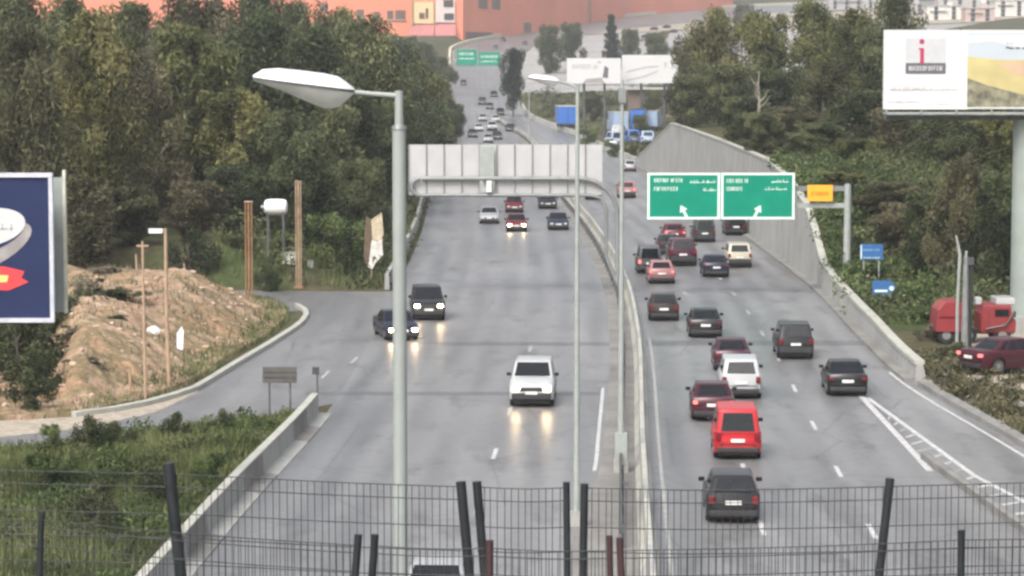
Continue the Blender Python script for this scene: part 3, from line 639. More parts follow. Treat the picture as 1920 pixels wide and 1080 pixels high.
SH = [
 ("shrub", 600, 176, 400, 120, "ivy-green bush right of the taller rusty column"),
 ("shrub", 655, 180, 410, 120, "ivy-green bush between the taller rusty column and the torn board"),
 ("shrub", 700, 186, 430, 90, "ivy-green bush just left of the lamp pole"),
 ("shrub", 530, 172, 430, 90, "yellowish green bush between the two rusty columns"),
 ("shrubd", 440, 172, 440, 110, "dark bush left of the shorter rusty column"),
 ("shrubd", 360, 168, 430, 120, "dark bush behind the crest of the mound"),
 ("shrubd", 210, 135, 540, 160, "grey-brown bush on the left flank of the mound"),
 ("twig", 130, 124, 610, 170, "bare twiggy bush left of the mound below the navy billboard"),
 ("twig", 180, 140, 520, 140, "bare twiggy bush at the upper left of the mound"),
 ("shrubd", 40, 118, 590, 200, "large dark bush under the navy billboard"),
 ("shrubd", 75, 113, 640, 120, "dark bush left of the mound's foot"),
 ("shrubd", 20, 122, 560, 220, "tall dark bush behind the navy billboard's lower edge"),
 ("shrubd", 95, 132, 540, 170, "tall dark bush at the left shoulder of the mound"),
 ("shrubd", 60, 108.5, 690, 110, "low dark bush beside the sandy shoulder at left"),
 ("twig", 150, 116, 690, 100, "bare twiggy bush on the mound's left foot"),
 ("twig", 215, 150, 500, 110, "bare twiggy bush on the mound crest at left"),
 ("shrubd", -20, 112, 640, 180, "dark bush at the left edge below the billboard"),
 ("shrub", 100, 95.5, 795, 70, "small weedy bush on the verge below the sandy shoulder"),
 ("shrubd", 170, 94, 778, 100, "dark leafy bush on the verge at lower left"),
 ("shrubd", 215, 96, 790, 100, "rounded bush on the verge against the slip road"),
 ("shrubd", 330, 99, 772, 80, "grey-green bush on the verge below the slip road bend"),
 ("shrubd", 420, 102, 765, 60, "lone dark round bush at the edge of the slip road"),
 ("shrub", 90, 85, 850, 150, "light green bush on the verge above the left mesh post"),
 ("shrubd", 285, 84, 862, 120, "dark green bush on the verge left of the tall fence post"),
 ("shrub", 400, 88, 850, 90, "green bush leaning on the parapet"),
 ("shrubd", 180, 78, 900, 150, "dark weeds bush behind the mesh at bottom left"),
 ("twig", 1790, 121, 690, 130, "dry twiggy bush on the rubble left of the parked dark car"),
 ("shrub", 1575, 176, 400, 110, "green bush above the wall behind the gantry post"),
 ("shrub", 1640, 160, 500, 110, "green bush between the two blue signs"),
 ("shrub", 1700, 152, 540, 120, "green bush right of the lower blue sign"),
 ("shrubd", 1600, 168, 440, 90, "dark bush behind the upper blue sign"),
 ("twig", 1745, 134, 600, 90, "dry twiggy bush at the tipper end of the red lorry"),
 ("shrubd", 1800, 127, 640, 80, "small dark bush at the foot of the stout post pair"),
 ("twig", 1850, 126, 640, 100, "dry twiggy bush between the red lorry and the parked dark car"),
 ("shrub", 1730, 143, 575, 100, "green bush behind the left end of the red lorry"),
 ("shrub", 1860, 145, 560, 120, "green bush behind the red lorry's cab"),
 ("twig", 1870, 112, 760, 120, "dry grass tuft below the parked dark car"),
 ("shrub", 1555, 186, 380, 90, "tall bush right behind the coping left of the gantry post"),
 ("shrub", 1620, 176, 410, 100, "tall bush behind the upper blue sign's left leg"),
 ("shrub", 1675, 172, 430, 100, "tall bush right of the upper blue sign"),
 ("shrubd", 1530, 200, 340, 80, "dark bush on the wall top below the orange panel"),
 ("shrubd", 1660, 188, 380, 110, "dark bush on the slope above the upper blue sign"),
 ("shrubd", 1730, 165, 470, 110, "dark bush on the slope left of the bent pole"),
 ("shrubd", 1745, 178, 400, 130, "dark tall bush high on the slope left of the bent pole"),
 ("shrub", 1600, 160, 490, 70, "bush between the gantry post and the upper blue sign"),
 ("shrub", 1690, 146, 575, 80, "low green bush at the end of the grass above the right wall"),
 ("shrubd", 1850, 158, 480, 130, "dark bush behind the red lorry's roof"),
 ("shrubd", 1790, 160, 490, 120, "dark bush behind the red lorry's tipper"),
 ("shrubd", 1462, 214, 295, 80, "dark bush on the coping above the right green sign"),
 ("shrubd", 1404, 236, 262, 70, "dark bush on the coping above the left green sign"),
 ("shrub", 215, 128, 590, 90, "dry green bush halfway up the mound's left side"),
 ("shrubd", 500, 166, 500, 70, "dark bush between the mound and the side street"),
 ("shrub", 1150, 400, 262, 60, "bush in front of the blue vehicles"),
 ("shrub", 1100, 440, 235, 60, "bush below the blue box truck"),
 ("shrubd", 1190, 385, 272, 50, "bush at the far end of the retaining wall"),
]
for kd, px, Y, yt, w, lb in SH: ptree(kd, lb, px, Y, yt, w, cat="bush", name="bush", group="bushes along the roadside")
def grass(name, label, spots, hgt, seed, m=GRASSM):
    g = np.random.default_rng(seed); n = len(spots); P = np.array(spots); a = g.uniform(0, 6.28, n); h = g.uniform(.35, 1, n) * hgt; w = g.uniform(.012, .03, n) * 1.6
    ln = g.normal(0, .35, (n, 2)) * h[:, None]; V = np.empty((n * 3, 3))
    dx = np.stack([np.cos(a) * w, np.sin(a) * w, np.zeros(n)], 1)
    V[0::3] = P - dx; V[1::3] = P + dx; V[2::3] = P + np.concatenate([ln, h[:, None]], 1)
    me = bpy.data.meshes.new(name); me.vertices.add(n * 3); me.vertices.foreach_set("co", V.ravel()); me.loops.add(n * 3); me.loops.foreach_set("vertex_index", np.arange(n * 3)); me.polygons.add(n)
    me.polygons.foreach_set("loop_start", np.arange(n) * 3); me.polygons.foreach_set("loop_total", np.full(n, 3)); me.update(calc_edges=True)
    t = np.clip(.5 + .28 * np.sin(P[:, 0] * .9 + 1.7 * np.sin(P[:, 1] * .35)) * np.sin(P[:, 1] * .6) + g.normal(0, .18, n), 0, 1)
    me.attributes.new("tint", 'FLOAT', 'POINT').data.foreach_set("value", np.repeat(t, 3)); me.materials.append(m)
    return tag(link(name, me), label, "grass", kind="stuff")
sp_ = []
while len(sp_) < 42000:
    Y = rnd.uniform(70, 109); X = LFT(Y) - .9 - rnd.random() * 13
    lim = float(np.interp(X, [-30, -18.4, -16.4, -14.4, -11.7, -7.2], [94.0, 95.4, 97.3, 101.9, 104.7, 108.5]))
    if Y < lim - .3 + .5 * rnd.random(): sp_.append((X, Y, ground(X, Y) - .03))
def undergrowth(name, label, spots, rr, n, ls, seed, m, tall=.9):
    g = random.Random(seed); cs = [(x, y, z + r_ * .35) for (x, y, z), r_ in ((p_, g.uniform(*rr)) for p_ in spots)]; g = random.Random(seed); rs2 = [g.uniform(*rr) for _ in spots]
    return tag(link(name, leaf_mesh(name, m, cs, rs2, [random.Random(seed + i).uniform(.05, .95) for i in range(len(cs))], n, ls, seed, squash=tall)), label, "undergrowth", kind="stuff")
ug = [q for q in sp_ if math.sin(q[0] * .8 + q[1] * .21) + math.sin(q[1] * .33 - q[0] * .4) > -.1]
undergrowth("verge_undergrowth", "rough leafy undergrowth among the verge weeds at lower left", rnd.sample(ug, 230), (.25, .75), 26000, .20, 21, LEAF_G, .8)
undergrowth("verge_brambles", "dark brambles among the verge weeds at lower left", rnd.sample(sp_, 70), (.3, .75), 9000, .18, 22, LEAF_D, .8)
grass("verge_weeds", "tall weeds and grass covering the verge at lower left", sp_, .62, 5)
sp_ = []
for _ in range(4500):
    Y = rnd.uniform(106, 160); X = KX(Y) - 1.0 - abs(rnd.gauss(0, .7)); sp_.append((X, Y, surf(X, Y) - .03))
for _ in range(3500):
    Y = rnd.uniform(108, 156); X = KX(Y) - 2.0 - rnd.random() * 13
    if math.sin(X * 1.1 + Y * .4) * math.sin(Y * .31) > .25: sp_.append((X, Y, surf(X, Y) - .03))
grass("mound_edge_weeds", "dry weeds fringing the foot of the orange mound", sp_, .45, 6)
sp_ = []
for _ in range(3200):
    Y = rnd.uniform(107, 158); X = KX(Y) - 1.2 - rnd.random() * 16
    if math.sin(X * .7 - Y * .23 + 2) + math.sin(Y * .45 + X) > -.2: sp_.append((X, Y, surf(X, Y) - .03))
grass("mound_dry_stalks", "dry stalks and twigs strewn over the orange mound", sp_, .5, 12, TWIG)
sp_ = []
for _ in range(22000):
    Y = rnd.uniform(142, 205); X = RGT(Y) + .9 + rnd.random() ** 1.4 * 12; sp_.append((X, Y, ground(X, Y) - .03))
undergrowth("terrace_undergrowth", "leafy undergrowth on the slope behind the right wall", rnd.sample(sp_, 260), (.5, 1.5), 34000, .30, 23, LEAF_G, .9)
undergrowth("terrace_brambles", "dark brambles on the slope behind the right wall", [(x + 2 * random.Random(i).random(), y, z) for i, (x, y, z) in enumerate(rnd.sample(sp_, 170))], (.6, 1.6), 24000, .30, 24, LEAF_D, 1.0)
grass("terrace_grass", "grass on the slope behind the blue signs", sp_, .6, 7, LEAF_G)
sp_ = []
for _ in range(5000):
    Y = rnd.uniform(84, 126); X = RGT(Y) + .5 + abs(rnd.gauss(0, 1.8)); sp_.append((X, Y, ground(X, Y) - .03))
undergrowth("rubble_scrub", "dark scrub growing over the rubble strip at right", [q for q in rnd.sample(sp_, 420) if q[1] > 94][:260], (.2, .7), 20000, .20, 26, LEAF_B, .8)
grass("rubble_weeds", "sparse dry weeds among the rubble at right", sp_, .4, 8, TWIG)
sp_ = []
for _ in range(900):
    Y = rnd.uniform(392, 640); X = RGT(Y) + 1.5 + rnd.random() * 40
    if not (415 < Y < 485 and 14 < X < 27) and not (498 < Y < 512 and X < 14): sp_.append((X, Y, ground(X, Y) - .03))
undergrowth("far_bank_scrub", "scrub on the bank below the far billboards", rnd.sample(sp_, 200), (.7, 2.0), 22000, .5, 27, LEAF_D, .9)
undergrowth("far_bank_weeds", "lighter weeds on the bank below the far billboards", rnd.sample(sp_, 160), (.5, 1.4), 12000, .45, 28, LEAF_G, .7)
sp_ = []
for _ in range(14000):
    Y = rnd.uniform(168, 330); X = LFT(Y) - .9 - rnd.random() ** 1.3 * 12; sp_.append((X, Y, ground(X, Y) - .03))
undergrowth("woodland_undergrowth", "dark undergrowth below the trees behind the left roadside wall", rnd.sample(sp_, 260), (.6, 1.7), 32000, .32, 25, LEAF_D, 1.0)
grass("woodland_floor_weeds", "weeds under the trees behind the left roadside wall", sp_, .8, 10)

# ------------------------------------------------------------------ print and lettering too blurred to read: uneven strokes where the writing stands
def scribble(name, m, parent, x0, x1, z, hgt, seed, y=-.02, arabic=False, density=1.0):
    r = random.Random(seed); mb = MB(); x = x0
    while x < x1 - hgt * .15:
        w = hgt * r.uniform(.35, .62); w = min(w, x1 - x)
        if arabic:
            mb.box((x + w / 2, y, z - hgt * .12 + r.uniform(-.05, .05) * hgt), (w * 1.05, .006, hgt * .2))
            if r.random() < .55: mb.box((x + w * r.uniform(.3, .7), y, z + hgt * .15), (hgt * .15, .006, hgt * r.uniform(.4, .75)))
            if r.random() < .5: mb.box((x + w * .5, y, z + r.choice((-.42, .42)) * hgt), (hgt * .14, .006, hgt * .14))
            x += w * (1.0 if r.random() < .75 else 1.45)
        else:
            st = hgt * .16
            mb.box((x + st / 2, y, z), (st, .006, hgt))
            k = r.random()
            if k < .7: mb.box((x + w * .45, y, z + hgt * .42), (w * .8, .006, st))
            if k > .25: mb.box((x + w * .45, y, z - hgt * .42), (w * .8, .006, st))
            if k > .5: mb.box((x + w * .72, y, z), (st, .006, hgt * .9))
            if k < .5: mb.box((x + w * .4, y, z), (w * .6, .006, st))
            x += w * 1.22 if r.random() < .93 else w * 1.8
    o = mb.build(name, m, parent); o["kind"] = "stuff"; return o

# ------------------------------------------------------------------ gantry over the oncoming lanes (seen from behind)
GY = 164.0
gA = empty("sign_gantry", (MED(GY) - .35, GY, 0)); tag(gA, "tube gantry carrying the pale ribbed back of a large sign over the oncoming lanes", "gantry")
gx = gA.location.x
pz = lambda y: far(960, y, GY).z
px = lambda x: far(x, 400, GY).x - gx
zt, zm, zb = pz(270), pz(335), pz(366)
x0, x1 = px(766), px(1130)
nP = 11
for i in range(nP):
    a = x0 + (x1 - x0) * i / nP; b = x0 + (x1 - x0) * (i + 1) / nP
    MB().box(((a + b) / 2, .30, (zt + zb) / 2 - .02), (b - a - .05, .05, zt - zb - .05)).build("sign_sheet", PANELB, gA)
    MB().box((a + .02, .24, (zt + zb) / 2), (.07, .08, zt - zb - .1)).build("rib", STEEL, gA)
xr = px(1158); xi = px(1137)
arc = lambda cx, cz, r, a0, a1, n=8: [(cx + r * math.cos(math.radians(a0 + (a1 - a0) * t / n)), 0, cz + r * math.sin(math.radians(a0 + (a1 - a0) * t / n))) for t in range(n + 1)]
ro = 2.3; upper = [(x0 + .8, 0, zm)] + [(xr - ro - 3, 0, zm)] + arc(xr - ro, zm - ro, ro, 90, 0) + [(xr, 0, -.05)]
MB().tube(upper, .15, 10).build("arm_tube", STEEL, gA, smooth=50)
lr = (zm - zb) / 2
MB().tube(arc(x0 + .7, zm - lr, lr, 90, 270, 8), .14, 10).build("end_bend", STEEL, gA, smooth=50)
MB().tube([(x0 + .7, 0, zb), (xi - 1.0, 0, zb), (xi - .35, 0, zb - .15), (xi, 0, zb - .9), (xi, 0, 2.4), (xr - .1, 0, .9)], .12, 10).build("lower_tube", STEEL, gA, smooth=50)
MB().box((px(913), -.05, (zt + zb) / 2), (.9, .06, zt - zb - .3)).build("access_ladder", STEELP, gA)
MB().box((px(917), -.25, zb + .55), (.3, .3, .7)).build("control_box", WHITEP, gA, bevel=.03)
MB().box((px(913), -.2, zm - .1), (.45, .25, .2)).build("clamp", STEELD, gA)
MB().box((xr, 0, .05), (.8, .8, .3)).build("base_plate", CONCD, gA)

# ------------------------------------------------------------------ green direction signs over the outgoing lanes
GB_Y = 163.0
gB = empty("direction_gantry", (far(1590, 400, GB_Y).x, GB_Y, 0)); tag(gB, "gantry post and beam at right carrying two green direction signs and an orange panel", "gantry")
bx_ = gB.location.x
pz = lambda y: far(960, y, GB_Y).z
px = lambda x: far(x, 400, GB_Y).x - bx_
zt, zb = pz(324), pz(411)
MB().tube([(0, .25, -.2), (0, .25, pz(345))], [.26, .2], 12).build("post", STEELP, gB, smooth=50)
MB().box(((px(1216) + .1) / 2, .42, pz(354)), (abs(px(1216)) + .2, .22, .30)).build("upper_beam", STEEL, gB)
MB().box(((px(1216) + .1) / 2, .42, pz(386)), (abs(px(1216)) + .2, .22, .28)).build("lower_beam", STEELP, gB)
for i, (a, b) in enumerate(((1213, 1350), (1351, 1490))):
    xa, xb = px(a), px(b)
    p = MB().box(((xa + xb) / 2, 0, (zt + zb) / 2), (xb - xa - .02, .1, zt - zb)).build("sign_board", GREEN, gB)
    fr = MB(); t = .14
    fr.box(((xa + xb) / 2, -.06, zt - t / 2), (xb - xa - .03, .03, t)); fr.box(((xa + xb) / 2, -.06, zb + t / 2), (xb - xa - .03, .03, t))
    fr.box((xa + t / 2 + .02, -.06, (zt + zb) / 2), (t, .03, zt - zb - 2 * t)); fr.box((xb - t / 2 - .02, -.06, (zt + zb) / 2), (t, .03, zt - zb - 2 * t)); fr.build("border", GREENW, p)
    rows = (((1226, 1281, 338), (1293, 1342, 341, 1), (1226, 1270, 354), (1318, 1342, 356, 1)), ((1362, 1402, 339), (1446, 1478, 340, 1), (1362, 1392, 354), (1434, 1476, 354, 1)))[i]
    for q, rw_ in enumerate(rows): scribble("lettering", GREENW, p, px(rw_[0]), px(rw_[1]), pz(rw_[2]), .25, 40 + 7 * i + q, -.06, len(rw_) > 3)
    ax = px((1282, 1420)[i]); az = pz(396); sg = (-1, 1)[i]
    ar = MB(); M = Matrix.Rotation(math.radians(28 * sg), 3, 'Y')
    tri = [Vector(v) for v in ((-.26, 0, .02), (.26, 0, .02), (0, 0, .42))]
    V = [M @ v + Vector((ax, -.06, az)) for v in tri] + [M @ v + Vector((ax, -.075, az)) for v in tri]
    ar.add(V, [(0, 1, 2), (5, 4, 3), (0, 3, 4, 1), (1, 4, 5, 2), (2, 5, 3, 0)]); ar.box(M @ Vector((0, 0, -.2)) + Vector((ax, -.067, az)), (.16, .015, .42), M); ar.build("arrow", GREENW, p)
op = MB().box(((px(1514) + px(1561)) / 2, .1, (pz(347) + pz(377)) / 2), (px(1561) - px(1514), .12, pz(347) - pz(377))).build("orange_panel", ORANGE, gB); op["label"] = "small orange panel on the beam"
scribble("lettering", mat("sign_amber_dark", (.62, .2, .02), .5), op, px(1521), px(1554), pz(363), .22, 77, .03)
MB().box((0, .25, .0), (.9, .9, .5)).build("base_plate", CONCD, gB)

# bare pale trunks in front of the left wood
for i, (x, Y, yt, lab) in enumerate(((232, 181, 210, "bare forked pale trunk behind the mound at left"), (590, 205, 250, "slender pale trunk above the taller rusty column"), (690, 250, 95, "thin white trunk showing between lamp head and pole"), (440, 196, 250, "pale slanting trunk behind the shorter rusty column"), (1425, 240, 130, "pale bare trunk above the right green sign"))):
    p = far(x, yt, Y); gz = surf(p.x, Y); e = empty("bare_tree", (p.x, Y, gz - .1)); tag(e, lab, "tree"); H_ = p.z - gz; r_ = random.Random(300 + i); l_ = r_.uniform(-.9, .9)
    MB().tube([(l_ * .6, 0, -.2), (l_ * .3, 0, H_ * .3), (0, .1, H_ * .55), (l_ * .25, 0, H_ * .8), (l_ * .1, 0, H_)], [.2, .17, .13, .09, .03], 7).build("trunk", BARK, e, smooth=60)
    for q in range(7):
        t = r_.uniform(.35, .9); a_ = r_.uniform(-1, 1) * H_ * .16; MB().tube([(l_ * .2 * (1 - t), 0, H_ * t), (a_ * .5, -.2, H_ * (t + .07)), (a_, -.3, H_ * min(1.02, t + .17))], [.07, .05, .02], 5).build("branch", BARK, e)

# ------------------------------------------------------------------ street lamps
def lamp_head(parent, loc, s, rz):
    e = empty("lamp_head", loc, rz); e.parent = parent; e.scale = (s, s, s)
    st = [(0, .025, .03, .01), (-.02, .06, .06, .02)]
    # along -x from the arm (0) to the tip (-.78): half width, crown above seam, bowl below seam
    prof = [(0, .03, .02, .01), (-.05, .10, .055, .06), (-.12, .15, .095, .13), (-.23, .17, .105, .155), (-.40, .155, .105, .105), (-.58, .115, .10, .055), (-.70, .075, .075, .025), (-.775, .02, .02, .008)]
    up, dn, sm_ = [], [], []
    for x, w, t, b in prof:
        tz = .03 + .10 * (-x / .78)
        up.append([(x, -w, tz + .006), (x, -w * .75, tz + t * .75), (x, 0, tz + t), (x, w * .75, tz + t * .75), (x, w, tz + .006)])
        dn.append([(x, -w * .95, tz - .012), (x, -w * .6, tz - .012 - b * .6), (x, 0, tz - .012 - b), (x, w * .6, tz - .012 - b * .6), (x, w * .95, tz - .012)])
        sm_.append([(x, -w * .99, tz + .008), (x, w * .99, tz + .008), (x, w * .99, tz - .014), (x, -w * .99, tz - .014)])
    MB().loft(up).build("shell", WHITEP, e, smooth=30); MB().loft(dn).build("bowl", mat("lamp_bowl", (.86, .87, .86), .3), e, smooth=30); MB().loft(sm_).build("seam", STEELD, e)
    return e
# near lamp, its pole clamped to the footbridge edge
LY = 20.6; p0 = far(748, 175, LY); base_z = 9.2
nl = empty("street_lamp", (p0.x, LY, base_z)); tag(nl, "large white street lamp on a pale grey pole filling the left foreground", "street lamp")
H = p0.z - base_z
MB().tube([(0, 0, 0), (0, 0, H - .26)], [.058, .052], 16).build("pole", STEELP, nl, smooth=50)
MB().tube([(0, 0, H - .27), (0, 0, H + .02)], [.034, .032], 14).build("pole_top", STEELP, nl, smooth=50)
MB().tube([(0, 0, H - .275), (0, 0, H - .245)], [.060, .050], 16).build("collar", STEEL, nl, smooth=50)
MB().tube([(.0, 0, H - .02), (-.2, 0, H - .005), (-.36, 0, H + .01)], [.022, .02, .02], 10).build("arm", STEELP, nl, smooth=50)
lamp_head(nl, (-.345, 0, H - .01), 1.0, math.radians(6))
# second lamp of the row, on the widened median
def road_lamp(label, X, Y, hgt, r, arm, s, head=True):
    e = empty("street_lamp", (X, Y, h0(Y))); tag(e, label, "street lamp")
    MB().box((0, 0, .2), (.5, .5, .5)).build("base_block", CONC, e)
    MB().tube([(0, 0, .4), (0, 0, hgt)], [r, r * .55], 12).build("pole", STEELP, e, smooth=50)
    if head:
        MB().tube([(0, 0, hgt - .1), (-arm * .5, 0, hgt + .05), (-arm, 0, hgt + .1)], r * .4, 8).build("arm", STEELP, e, smooth=50)
        lamp_head(e, (-arm, 0, hgt + .08), s, 0)
    return e
p = at(1081, 985); road_lamp("slim street lamp on the widened median left of the guard rail, small white head", p.x, p.y, far(1085, 160, p.y).z, .10, .55, 1.25)
p = at(1164, 885); e = road_lamp("plain grey mast standing on the median right of the slim street lamp", p.x, p.y, far(1156, 150, p.y).z, .11, .4, 1, False)
MB().box((0, 0, 13.2), (.25, .25, .5)).build("top_box", STEEL, e); MB().box((0, -.02, .9), (.42, .42, 1.0)).build("cabinet", STEELP, e, bevel=.02)
p = at(992, 268); road_lamp("thin far lamp post on the median below the small lamp head", p.x, p.y, far(992, 172, p.y).z, .13, .3, 1.0, False)
p = at(1165, 316); e = road_lamp("short far lamp with a white head beside the far parapet", 15.4, 375, far(1166, 270, 375).z, .1, .5, 1.6)

# ------------------------------------------------------------------ foreground footbridge and its two mesh fences
deck = MB(); deck.box((0, 18.1, 9.3), (34, 4.6, .35)); deck.box((0, 18.1, 8.75), (34, 1.6, .8)); struct(deck.build("footbridge_deck", CONCD))
for i, x in enumerate((-14.6, 16.2)):
    tag(MB().box((x, 18.1, 4.2), (1.2, 1.6, 8.5)).build("bridge_pier", CONC), ("concrete pier under the left end of the footbridge", "concrete pier under the right end of the footbridge")[i], "pier")
def mesh_fence(label, Yf, posts, tops, wz, pitch, wr, seed):
    """posts: (px at top, y top, lean in px over 180 px, material); one wire panel between neighbours"""
    e = empty("mesh_fence", (0, Yf, 9.48)); tag(e, label, "fence", "mesh fences of the footbridge"); r = random.Random(seed); sc = FPX / Yf
    xs = []
    for x, yt, lean, m, w in posts:
        P = far(x, yt, Yf); dz = P.z - 9.48; dx = lean / 180.0
        MB().tube([(P.x + dx * dz, 0, 0), (P.x + dx * dz * .55 + .006 * r.uniform(-1, 1), 0, dz * .45), (P.x, 0, dz)], [w / sc * .5] * 3, 8).build("post", m, e, smooth=50)
        xs.append(P.x)
    xs = [-9.5] + xs + [9.5]
    for a, b in zip(xs, xs[1:]):
        if b - a < .3: continue
        mb = MB(); n = int((b - a) / pitch)
        sag = lambda t: .012 * math.sin(math.pi * t)
        t0 = lambda x: float(np.interp(x, tops[0], tops[1]))
        for i in range(1, n):
            t = i / n; x = a + (b - a) * t + r.uniform(-.004, .004); zt_ = t0(x) - sag(t) - 9.48; bow = r.uniform(-.01, .01)
            mb.tube([(x + bow, r.uniform(-.01, .01), .02), (x, 0, zt_ * .55), (x + r.uniform(-.004, .004), 0, zt_)], wr, 4, cap=False)
        for dz in wz:
            mb.tube([(a + (b - a) * q / 6, -.012, t0(a + (b - a) * q / 6) - sag(q / 6) - dz - 9.48) for q in range(7)], wr * 1.35, 4, cap=False)
        o = mb.build("wire_panel", WIRE, e); o["kind"] = "stuff"
    return e
F1 = 19.2
zz = lambda y: far(960, y, F1).z
mesh_fence("far mesh fence of the footbridge with taller dark posts", F1, [(316, 868, 18, FENCEM, 23), (864, 903, 16, FENCEM, 19), (894, 903, 15, FENCEM, 17), (1062, 904, 2, FENCEM, 13), (1096, 907, -3, FENCEM, 15), (1669, 897, -17, FENCEM, 17)],
    ([far(x, 900, F1).x for x in (-400, 0, 450, 860, 1280, 1660, 1920, 2300)], [zz(y) for y in (872, 880, 892, 912, 916, 912, 903, 895)]), [0, .095, .29, .47, .66, .85, 1.05], .05, .0029, 3)
F2 = 16.9
zz2 = lambda y: far(960, y, F2).z
mesh_fence("near mesh fence along the bottom edge with shorter posts, two of them primer red", F2, [(78, 958, -8, FENCEM, 13), (672, 1002, -14, FENCEM, 15), (703, 1002, -12, FENCEM, 15), (918, 1013, 0, FENCER, 15), (1143, 1004, 4, FENCER, 12), (1162, 1008, 8, FENCER, 14), (1802, 994, 2, FENCEM, 14)],
    ([far(x, 1000, F2).x for x in (-300, 80, 670, 1150, 1800, 2200)], [zz2(y) for y in (965, 975, 1022, 1032, 1012, 1005)]), [0, .05, .17, .4, .7], .047, .0025, 4)

# ------------------------------------------------------------------ billboards
BY = 80.0; P1 = far(99, 325, BY); P2 = far(99, 603, BY); cxb = -18.6
lb_ = empty("billboard", (cxb, BY, 0)); tag(lb_, "navy billboard with a white oval logo and red ribbon at the left edge", "billboard")
w2 = P1.x - cxb; zc = (P1.z + P2.z) / 2; hh = P1.z - P2.z
MB().box((0, 0, zc), (2 * w2 - .2, .12, hh - .2)).build("poster_panel", NAVY, lb_)
fr = MB()
for z in (P1.z - .05, P2.z + .05): fr.box((0, -.02, z), (2 * w2, .22, .13))
for s in (-1, 1): fr.box((s * (w2 - .06), -.02, zc), (.12, .2, hh - .13))
fr.build("frame", mat("pale_frame", (.55, .56, .62), .5), lb_)
MB().box((-.2, 1.2, zc), (2 * w2 + .7, .12, hh - .35)).build("rear_panel", STEELP, lb_)
MB().box((w2 + .14, 1.2, zc + .1), (.09, .2, hh - .1)).build("rear_frame_edge", mat("cream_frame", (.58, .58, .48), .6), lb_)
MB().tube([(-1.5, .6, -.3), (-1.5, .6, P2.z + .3)], .42, 16).build("column", STEELP, lb_, smooth=50)
MB().box((0, .6, P2.z + .02), (2 * w2 - .4, 1.0, .2)).build("catwalk", STEELD, lb_)
cxl = far(-22, 425, BY).x - cxb; czl = far(0, 426, BY).z
def disc(parent, name, m, cx, cz, rx, rz_, ang, y, n=28, cut=None):
    mb = MB(); pts = []
    for k in range(n):
        a = 2 * math.pi * k / n; u, v = rx * math.cos(a), rz_ * math.sin(a)
        pts.append((cx + u * math.cos(ang) - v * math.sin(ang), cz + u * math.sin(ang) + v * math.cos(ang)))
    mb.prism(pts, y, y - .006); return mb.build(name, m, parent)
disc(lb_, "print_shadow", POSTG, cxl + .1, czl - .62, 1.35, .52, math.radians(28), -.07)
disc(lb_, "print_shade", NAVY, cxl - .15, czl - .14, 1.32, .62, math.radians(16), -.078)
disc(lb_, "white_oval", POSTW, cxl, czl, 1.15, .56, math.radians(10), -.086)
scribble("oval_lettering", INKG, lb_, cxl - .1, cxl + .75, czl - .02, .26, 91, -.095, True)
mb = MB(); rz0 = far(0, 522, BY).z; rx0 = cxl
mb.prism([(rx0 - .6, rz0 - .3), (rx0 + .6, rz0 - .36), (rx0 + 1.2, rz0 - .1), (rx0 + .98, rz0 + .02), (rx0 + 1.08, rz0 + .22), (rx0 + .5, rz0 + .36), (rx0 - .6, rz0 + .42)], -.07, -.078); mb.build("red_ribbon", POSTR, lb_)
mb = MB(); mb.prism([(rx0 - .3, rz0 - .15), (rx0 + .55, rz0 - .1), (rx0 + .6, rz0 + .1), (rx0 - .3, rz0 + .12)], -.08, -.084); mb.build("yellow_print", POSTY, lb_)

RBY = 137.0
q0 = far(1657, 56, RBY); q1 = far(1657, 205, RBY); wB = 14.4
rb = empty("billboard", (q0.x + wB / 2, RBY, 0)); tag(rb, "white billboard with a red letter i and a hillside picture at upper right", "billboard")
zc = (q0.z + q1.z) / 2; hh = q0.z - q1.z; X = lambda x: far(x, 150, RBY).x - rb.location.x; Z = lambda y: far(960, y, RBY).z
MB().box((0, 0, zc), (wB, .25, hh)).build("poster_panel", POSTW, rb)
def printed(name, pts, m, y): mb = MB(); mb.prism([(X(a), Z(b)) for a, b in pts], y, y - .008); return mb.build(name, m, rb)
sk = mat("print_pale_sky", (.46, .52, .57), .5, var=.08, scale=.3); hy = mat("print_yellow_hill", (.50, .43, .20), .5, var=.18, scale=.5); ho = mat("print_orange_hill", (.52, .37, .25), .5, var=.15, scale=.4); hk = mat("print_stone_bank", (.20, .19, .13), .5, var=.6, scale=2.2)
printed("picture_sky", [(1813, 62), (1813, 203), (2180, 203), (2180, 62)], sk, -.13)
printed("picture_cloud", [(1813, 66), (1813, 82), (1860, 78), (1920, 92), (2180, 95), (2180, 64)], POSTW, -.139)
printed("picture_hill", [(1813, 106), (1813, 203), (2178, 203), (2178, 116), (1870, 112)], hy, -.148)
printed("picture_far_hill", [(1868, 118), (1900, 140), (2176, 190), (2176, 108)], ho, -.157)
printed("picture_stones", [(1813, 146), (1850, 160), (1920, 178), (2178, 190), (2178, 203), (1813, 203)], hk, -.166)
printed("logo_tile", [(1697, 72), (1697, 118), (1772, 118), (1772, 72)], mat("print_tile", (.50, .51, .53), .5, var=.06), -.13)
printed("logo_bar", [(1697, 118), (1697, 138), (1772, 138), (1772, 118)], INK, -.139)
scribble("logo_lettering", POSTW, rb, X(1703), X(1766), Z(128), .24, 55, -.155)
printed("letter_stem", [(1724, 90), (1724, 119), (1731, 119), (1731, 90)], INKM, -.148)
printed("letter_foot", [(1721, 90), (1721, 93), (1731, 93), (1731, 90)], INKM, -.157)
disc(rb, "letter_dot", INKM, X(1727), Z(78), .13, .13, 0, -.148, 14)
scribble("slogan", INKG, rb, X(1668), X(1797), Z(167), .30, 56, -.135, True)
